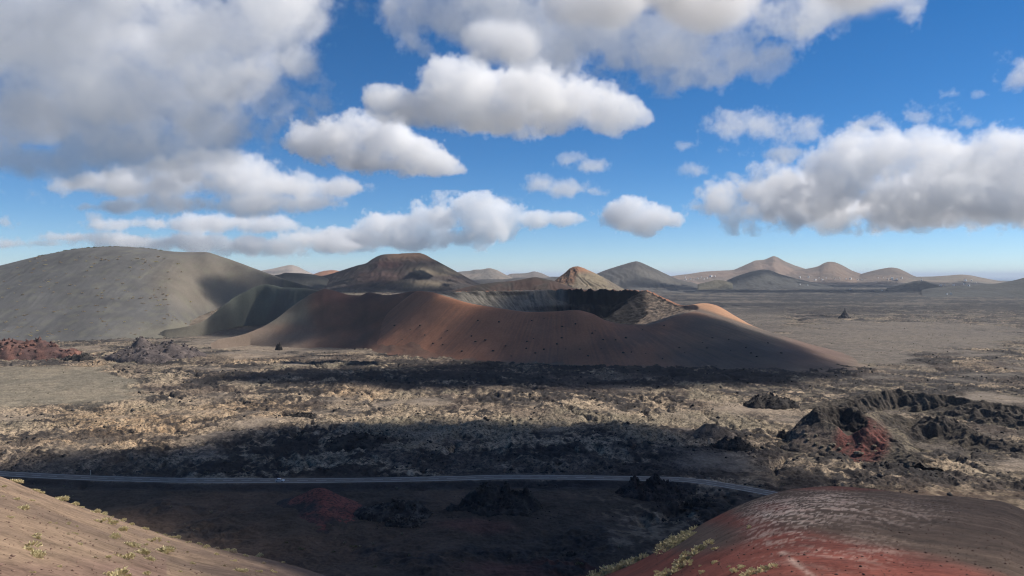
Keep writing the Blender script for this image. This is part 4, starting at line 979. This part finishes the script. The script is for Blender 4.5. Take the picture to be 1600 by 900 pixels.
cx_ = np.interp(s0, rl, rx) + np.interp(s0, rl, nxr) * lane; cy_ = np.interp(s0, rl, rD) + np.interp(s0, rl, nyr) * lane
car.location = (cx_, cy_, ROAD_Z); car.rotation_euler = (0, 0, math.atan2(float(np.interp(s0, rl, ty)), float(np.interp(s0, rl, tx))))
tag(car, 'small silver white car driving along the valley road', 'car')
M_CAR = plain_material('silver_paint', (.86, .82, .76), rough=.28, spec=.6, var=.03); M_GLASS = plain_material('car_glass', (.02, .024, .028), rough=.08, spec=.8, var=.05)
M_TYRE = plain_material('tyre_rubber', (.02, .02, .02), rough=.9, var=.1); M_RIM = plain_material('wheel_rim', (.45, .45, .46), rough=.35, metal=.8, var=.05); M_LAMP = plain_material('lamp_glass', (.75, .76, .72), rough=.1, spec=.8, var=.05); M_RED = plain_material('red_lamp', (.4, .03, .03), rough=.2, spec=.6, var=.05)
bm = bmesh.new(); prism([(-2.1, .28), (2.1, .28), (2.16, .55), (2.05, .78), (1.15, .92), (.55, 1.42), (-1.2, 1.48), (-1.9, 1.02), (-2.12, .9)], -.87, .87, bm)
part('body', bm, M_CAR, car, .07)
bm = bmesh.new(); prism([(1.0, .94), (.52, 1.36), (-.1, 1.4), (-.1, .93)], -.885, .885, bm); prism([(-.2, .93), (-.2, 1.4), (-1.12, 1.41), (-1.62, 1.0), (-1.2, .94)], -.885, .885, bm)
part('side_window', bm, M_GLASS, car)
bm = bmesh.new(); prism([(1.2, .95), (1.13, .935), (.6, 1.38), (.64, 1.41)], -.7, .7, bm); part('windscreen', bm, M_GLASS, car)
bm = bmesh.new(); prism([(-1.27, 1.46), (-1.24, 1.42), (-1.84, 1.03), (-1.9, 1.06)], -.68, .68, bm); part('rear_window', bm, M_GLASS, car)
for sx in (-1.3, 1.32):
    for sy in (-.8, .8):
        bm = bmesh.new(); bmesh.ops.create_cone(bm, segments=24, radius1=.33, radius2=.33, depth=.22, cap_ends=True)
        bmesh.ops.rotate(bm, verts=bm.verts, matrix=__import__('mathutils').Matrix.Rotation(math.pi / 2, 3, 'X')); bmesh.ops.translate(bm, verts=bm.verts, vec=(sx, sy, .33))
        wh = part('wheel', bm, M_TYRE, car)
        bm = bmesh.new(); bmesh.ops.create_cone(bm, segments=20, radius1=.2, radius2=.2, depth=.25, cap_ends=True)
        bmesh.ops.rotate(bm, verts=bm.verts, matrix=__import__('mathutils').Matrix.Rotation(math.pi / 2, 3, 'X')); bmesh.ops.translate(bm, verts=bm.verts, vec=(sx, sy, .33))
        part('rim', bm, M_RIM, wh)
for sy in (-.6, .6):
    bm = bmesh.new(); box(bm, 2.0, 2.17, sy - .16, sy + .16, .6, .74); part('headlight', bm, M_LAMP, car)
    bm = bmesh.new(); box(bm, -2.15, -2.04, sy - .14, sy + .14, .78, .94); part('tail_light', bm, M_RED, car)

# post beside the road
s1 = float(np.interp(uv_of(129.5, 745)[0], ru, rl))
post = bpy.data.objects.new('marker_post', None); C.objects.link(post)
post.location = (np.interp(s1, rl, rx) + np.interp(s1, rl, nxr) * 5.4, np.interp(s1, rl, rD) + np.interp(s1, rl, nyr) * 5.4, ROAD_Z - .5)
tag(post, 'pale marker post standing on the far verge of the road', 'post')
bm = bmesh.new(); box(bm, -.16, .16, -.12, .12, 0, 2.5); part('pole', bm, plain_material('pale_wood', (.42, .39, .34), rough=.8), post, .02)
bm = bmesh.new(); prism([(-.2, 2.5), (.2, 2.5), (.2, 2.56), (0, 2.7), (-.2, 2.56)], -.16, .16, bm); part('cap', bm, plain_material('cap_stone', (.5, .48, .44), rough=.8), post)

# ------------------------------------------------------------------ clouds: real volumes of droplets
cloud_m = bpy.data.materials.new('cloud_droplets'); cloud_m.use_nodes = True
ct = cloud_m.node_tree; ct.nodes.clear()
co_ = ct.nodes.new('ShaderNodeOutputMaterial'); pv = ct.nodes.new('ShaderNodeVolumePrincipled'); ct.links.new(pv.outputs[0], co_.inputs['Volume'])
pv.inputs['Color'].default_value = (.9995, .9995, .9995, 1); pv.inputs['Density'].default_value = 1.0; pv.inputs['Anisotropy'].default_value = .15
NA = 17.0; GAIN = .36
def cloud(label, ells, dens, vox, noise, namp, seed, edge=.11, base=None, base_soft=60, puff=.35, puff_s=None, smooth=.3, billow=.26):
    """ells: (x, y, z, rx, ry, rz) in metres; their soft union, roughened by two noises, is filled with droplets"""
    E = np.array(ells, float)
    lo = (E[:, :3] - E[:, 3:] * 1.35).min(0); hi = (E[:, :3] + E[:, 3:] * 1.35).max(0)
    if base is not None: lo[2] = max(lo[2], base)
    lo[2] = max(lo[2], 345)
    ng = bpy.data.node_groups.new('cloud_shape', 'GeometryNodeTree'); ng.interface.new_socket('Geometry', in_out='OUTPUT', socket_type='NodeSocketGeometry')
    N = ng.nodes.new; L = ng.links.new
    out = N('NodeGroupOutput'); vc = N('GeometryNodeVolumeCube'); sm = N('GeometryNodeSetMaterial'); sm.inputs['Material'].default_value = cloud_m
    L(vc.outputs[0], sm.inputs[0]); L(sm.outputs[0], out.inputs[0])
    vc.inputs['Min'].default_value = lo; vc.inputs['Max'].default_value = hi
    for a, i in zip('XYZ', range(3)): vc.inputs['Resolution ' + a].default_value = int(max(6, (hi[i] - lo[i]) / vox))
    pos = N('GeometryNodeInputPosition').outputs[0]
    def mth(op, *v):
        n = N('ShaderNodeMath'); n.operation = op
        for k, x in enumerate(v):
            if isinstance(x, (int, float)): n.inputs[k].default_value = x
            else: L(x, n.inputs[k])
        return n.outputs[0]
    f = None
    for (x, y, z, rx_, ry_, rz_) in E:
        sb = N('ShaderNodeVectorMath'); sb.operation = 'SUBTRACT'; L(pos, sb.inputs[0]); sb.inputs[1].default_value = (x, y, z)
        ml = N('ShaderNodeVectorMath'); ml.operation = 'DIVIDE'; L(sb.outputs[0], ml.inputs[0]); ml.inputs[1].default_value = (rx_, ry_, rz_)
        ln = N('ShaderNodeVectorMath'); ln.operation = 'LENGTH'; L(ml.outputs[0], ln.inputs[0])
        q = mth('SUBTRACT', 1.0, ln.outputs['Value'])
        f = q if f is None else mth('SMOOTH_MAX', f, q, smooth)
    nz = N('ShaderNodeTexNoise'); nz.noise_dimensions = '3D'; nz.inputs['Scale'].default_value = 1 / noise
    nz.inputs['Detail'].default_value = 6; nz.inputs['Roughness'].default_value = .69
    of = N('ShaderNodeVectorMath'); of.operation = 'ADD'; L(pos, of.inputs[0]); of.inputs[1].default_value = (seed * 913.0, seed * -577.0, seed * 331.0); L(of.outputs[0], nz.inputs['Vector'])
    f = mth('ADD', f, mth('MULTIPLY', mth('SUBTRACT', nz.outputs[0], .52), namp * NA))
    if puff:
        wv = N('ShaderNodeVectorMath'); wv.operation = 'SCALE'; L(nz.outputs['Color'], wv.inputs[0]); wv.inputs['Scale'].default_value = noise * .35
        wa = N('ShaderNodeVectorMath'); wa.operation = 'ADD'; L(pos, wa.inputs[0]); L(wv.outputs[0], wa.inputs[1])
        vo = N('ShaderNodeTexVoronoi'); vo.voronoi_dimensions = '3D'; vo.feature = 'F1'; vo.inputs['Scale'].default_value = 1 / (puff_s or noise * .6)
        L(wa.outputs[0], vo.inputs['Vector'])
        f = mth('ADD', f, mth('MULTIPLY', mth('SUBTRACT', .5, vo.outputs['Distance']), puff))
    n2 = N('ShaderNodeTexNoise'); n2.noise_dimensions = '3D'; n2.inputs['Scale'].default_value = 4.2 / noise; n2.inputs['Detail'].default_value = 2; n2.inputs['Roughness'].default_value = .55; L(of.outputs[0], n2.inputs['Vector'])
    f = mth('ADD', f, mth('MULTIPLY', mth('SUBTRACT', mth('MULTIPLY', mth('ABSOLUTE', mth('SUBTRACT', n2.outputs[0], .5)), 4.0), .35), billow))
    mr = N('ShaderNodeMapRange'); mr.interpolation_type = 'SMOOTHSTEP'; mr.inputs['From Min'].default_value = 0; mr.inputs['From Max'].default_value = edge; L(f, mr.inputs['Value'])
    d = mth('MULTIPLY', mr.outputs[0], dens)
    if base is not None:
        sep = N('ShaderNodeSeparateXYZ'); L(pos, sep.inputs[0])
        m2 = N('ShaderNodeMapRange'); m2.inputs['From Min'].default_value = base; m2.inputs['From Max'].default_value = base + base_soft; L(sep.outputs['Z'], m2.inputs['Value'])
        d = mth('MULTIPLY', d, m2.outputs[0])
    L(d, vc.inputs['Density'])
    vol = bpy.data.volumes.new('cloud'); vol.materials.append(cloud_m)
    vol.render.step_size = vox * 1.0
    o = bpy.data.objects.new('cloud', vol); C.objects.link(o)
    md = o.modifiers.new('shape', 'NODES'); md.node_group = ng
    return tag(o, label, 'cloud', kind='stuff')
def pcloud(label, D, ells, dens_tau, npx, namp, seed, depth=.8, voxpx=2.2, base_row=None, **k):
    """ells in photo units at distance D: (px, row, half width, half height[, nearer/farther shift in px]); dens_tau = optical depth per 100 px"""
    m = D / F; E = []
    for e in ells:
        dy = (e[4] if len(e) > 4 else 0) * m
        x, y, z = at(e[0], e[1], D + dy)
        s_ = (D + dy) / F
        E.append((x, y, z, e[2] * s_, max(e[3] * 1.1, min(e[2] * depth, e[3] * 2.2)) * s_, e[3] * s_))
    base = at(800, base_row, D)[2] if base_row else None
    return cloud(label, E, GAIN * dens_tau / (100 * m), voxpx * m, npx * 1.5 * m, namp, seed, base=base, base_soft=14 * m, **k)
def row_D(row, zb=600):
    return (zb - HC) / uv_of(800, row)[1]

# the long cloud left of the middle
pcloud('long white cumulus tapering to the right, left of the middle', row_D(272), [(480, 212, 40, 28), (530, 215, 55, 34), (590, 222, 60, 38), (640, 238, 50, 30), (685, 255, 36, 18), (715, 266, 20, 9), (560, 245, 60, 22), (620, 258, 50, 18)], 14, 42, .22, 1.0)
# upper middle pair
pcloud('bright cumulus high in the middle of the sky', 2050, [(610, 160, 48, 32), (690, 120, 48, 40), (740, 135, 70, 52), (820, 150, 85, 50), (900, 160, 70, 42), (965, 172, 48, 30), (1005, 184, 22, 15), (780, 185, 80, 30), (640, 170, 60, 26), (700, 165, 70, 36), (870, 180, 70, 28), (940, 180, 60, 24)], 9, 60, .17, 2.3, voxpx=2.7)
pcloud('large grey based cloud along the top edge right of the middle', 2600, [(640, 10, 60, 45), (720, 30, 90, 60), (820, 45, 100, 70), (930, 50, 110, 75), (1040, 60, 110, 65), (1130, 85, 80, 50), (1190, 100, 45, 35), (1230, 30, 90, 40), (1320, 5, 90, 34), (1400, -15, 60, 28),
        (900, -60, 260, 60), (1150, -50, 200, 50), (1090, 120, 50, 25)], 3.6, 80, .26, 3.4, voxpx=3.4)
# thin one at the right
pcloud('thin broken cloud right of the middle', row_D(250), [(1145, 200, 45, 22), (1200, 205, 55, 26), (1255, 205, 40, 18), (1150, 232, 42, 14), (1220, 240, 45, 12)], 5, 42, .42, 4.0, edge=.3)
# the big one on the right
pcloud('big heaped cumulus with a grey base at the right', 4500, [(1130, 312, 50, 28), (1190, 332, 60, 32), (1300, 328, 110, 28, 300), (1440, 326, 120, 28, 420), (1560, 322, 110, 30, 320), (1640, 318, 90, 30, 380), (1250, 300, 90, 30, 250), (1500, 290, 110, 34, 350), (1180, 300, 45, 30), (1240, 290, 50, 40), (1300, 265, 55, 45), (1345, 250, 55, 46), (1400, 250, 60, 50), (1425, 222, 32, 26), (1470, 250, 60, 44), (1530, 250, 65, 48), (1590, 255, 70, 50), (1650, 265, 60, 50),
        (1290, 310, 90, 40), (1400, 315, 110, 36), (1520, 310, 110, 34), (1630, 300, 80, 36), (1570, 228, 38, 24), (1600, 235, 50, 30), (1230, 345, 44, 18)], 8, 50, .27, 5.0, voxpx=2.5, puff=.45)
pcloud('small round cumulus low over the middle', row_D(366, 640), [(965, 335, 34, 22), (990, 325, 30, 20), (1020, 338, 36, 22), (1055, 343, 26, 17), (995, 352, 40, 16)], 16, 34, .22, 6.0)
pcloud('row of heaped cumulus low over the flat topped mountain', row_D(385, 700), [(590, 355, 50, 24), (640, 350, 50, 28), (690, 345, 46, 30), (735, 340, 48, 30), (785, 340, 44, 24), (560, 370, 60, 20), (835, 343, 40, 13), (880, 342, 34, 11), (640, 375, 80, 18), (720, 372, 70, 20), (500, 372, 34, 14), (540, 380, 60, 16)], 14, 36, .25, 7.0, puff=.45)
# small ones
pcloud('small cloud over the row of cumulus', row_D(305), [(845, 288, 36, 15), (885, 295, 34, 12), (925, 299, 22, 8)], 7, 30, .35, 8.0, edge=.35)
pcloud('wisp above the small middle cloud', row_D(270), [(890, 247, 24, 9), (925, 258, 34, 10)], 6, 26, .35, 9.0, edge=.35)
pcloud('tiny wisps between the middle and the right clouds', row_D(275), [(1070, 228, 20, 8), (1085, 266, 26, 10), (1150, 275, 20, 8)], 5, 24, .42, 10.0, edge=.3)
pcloud('small wisps high over the big right cloud', row_D(205), [(1355, 195, 30, 12), (1462, 178, 34, 13), (1510, 190, 24, 8), (1480, 148, 16, 6), (1525, 147, 12, 5)], 4.5, 26, .45, 11.0, edge=.3)
pcloud('wisp at the right edge of the sky', row_D(140), [(1585, 118, 36, 16), (1565, 130, 24, 9), (1620, 105, 40, 20)], 5, 32, .42, 12.0, edge=.3)
pcloud('tiny puff over the big grey hill', row_D(350), [(147, 341, 15, 7), (5, 345, 18, 10)], 8, 16, .3, 13.0)
pcloud('thin streak over the row of cumulus', row_D(318), [(775, 311, 42, 6)], 4, 26, .3, 14.0, edge=.3)
# the great sheet of stratocumulus at left, seen from below
pcloud('great grey sheet of cloud filling the upper left', 2300, [(-60, 60, 160, 90), (60, 40, 150, 90), (190, 50, 150, 90), (310, 45, 120, 80), (420, 30, 90, 60), (455, 100, 62, 32), (340, 130, 110, 60), (210, 150, 140, 70), (60, 170, 150, 75), (-80, 190, 130, 80), (310, 200, 100, 46), (380, 185, 46, 34),
        (180, 235, 150, 38), (40, 250, 110, 30), (330, 232, 70, 26), (430, -40, 120, 50), (200, -50, 300, 60)], 3.6, 75, .34, 15.0, voxpx=3.9, depth=1.2, edge=.3)
pcloud('second tier of cloud below the great left sheet', row_D(330, 640), [(190, 290, 100, 22), (290, 285, 90, 34), (350, 268, 75, 36), (410, 285, 75, 28), (470, 290, 64, 21), (530, 293, 46, 13), (300, 318, 110, 20), (420, 318, 86, 18), (480, 318, 52, 14), (170, 322, 80, 12)], 10, 46, .22, 16.0, edge=.3)
pcloud('pale streaks of distant cloud low at the left', row_D(372, 700), [(230, 350, 100, 13), (330, 350, 100, 17), (410, 352, 70, 15), (120, 372, 120, 10), (250, 378, 160, 17), (400, 382, 130, 16), (60, 380, 90, 9), (470, 372, 60, 14), (520, 385, 60, 10)], 16, 40, .24, 17.0, edge=.35)
pcloud('grey wisp over the long white cumulus', row_D(190), [(490, 168, 38, 16)], 3, 36, .4, 18.0, edge=.5)

# clouds overhead to the right, out of the picture: their shade lies on the plain
ZC = 640.0; COT = 1 / math.tan(math.radians(EL))
def overhead(label, patches, seed, dens=.026, noise=150, namp=.05, vox=14, rz=62, edge=.3):
    ox = ZC * COT * math.sin(math.radians(AZ)); oy = ZC * COT * math.cos(math.radians(AZ))
    cloud(label, [(x + ox, y + oy, ZC, rx_, ry_, rz) for (x, y, rx_, ry_) in patches], dens, vox, noise, namp, seed, edge=edge, puff=.2, billow=0)
overhead('cloud overhead shading the dark band before the crater', [(-190, 735, 105, 62), (-60, 735, 150, 92), (90, 740, 150, 105), (220, 765, 130, 100), (280, 800, 90, 75), (60, 820, 140, 60)], 21.0)
overhead('thinner cloud overhead dulling the front of the crater', [(60, 930, 145, 85), (170, 900, 115, 95), (-20, 965, 78, 85), (0, 1120, 105, 80), (20, 1215, 110, 55), (70, 890, 130, 70), (260, 870, 90, 80)], 26.0, dens=.024)
overhead('cloud overhead shading the ridge left of the crater', [(-218, 1040, 66, 72), (-290, 1090, 62, 50), (-240, 1120, 90, 70), (-330, 1180, 70, 80), (-430, 1275, 105, 70), (-500, 1300, 70, 60), (-240, 1290, 110, 120)], 22.0)
overhead('small cloud overhead shading the right shoulder of the grey hill', [(-660, 1545, 80, 48), (-610, 1560, 60, 40)], 24.0)
overhead('thin cloud overhead dulling the red mound', [(-40, 55, 62, 62), (0, 90, 60, 60)], 25.0, dens=.009, rz=55)
overhead('cloud overhead shading the road and valley', [(-60, 350, 150, 120), (40, 420, 130, 90), (-150, 390, 120, 60), (60, 300, 130, 120), (-40, 230, 130, 90), (-62, 142, 48, 62), (-220, 350, 110, 50), (80, 220, 110, 80), (-60, 470, 130, 45)], 23.0)

# ------------------------------------------------------------------ haze
hz = bpy.data.materials.new('haze_air'); hz.use_nodes = True
ht = hz.node_tree; ht.nodes.clear()
ho = ht.nodes.new('ShaderNodeOutputMaterial'); hv = ht.nodes.new('ShaderNodeVolumePrincipled'); ht.links.new(hv.outputs[0], ho.inputs['Volume'])
hv.inputs['Color'].default_value = (.80, .88, .97, 1); hv.inputs['Density'].default_value = HAZE; hv.inputs['Anisotropy'].default_value = 0.0
bm = bmesh.new(); box(bm, -60000, 60000, -3000, 89000, -140, 335)
bmesh.ops.recalc_face_normals(bm, faces=bm.faces)
me = bpy.data.meshes.new('haze'); bm.to_mesh(me); bm.free()
tag(link_mesh('haze', me, hz), 'thin blue haze lying over the plain', 'haze', kind='stuff')
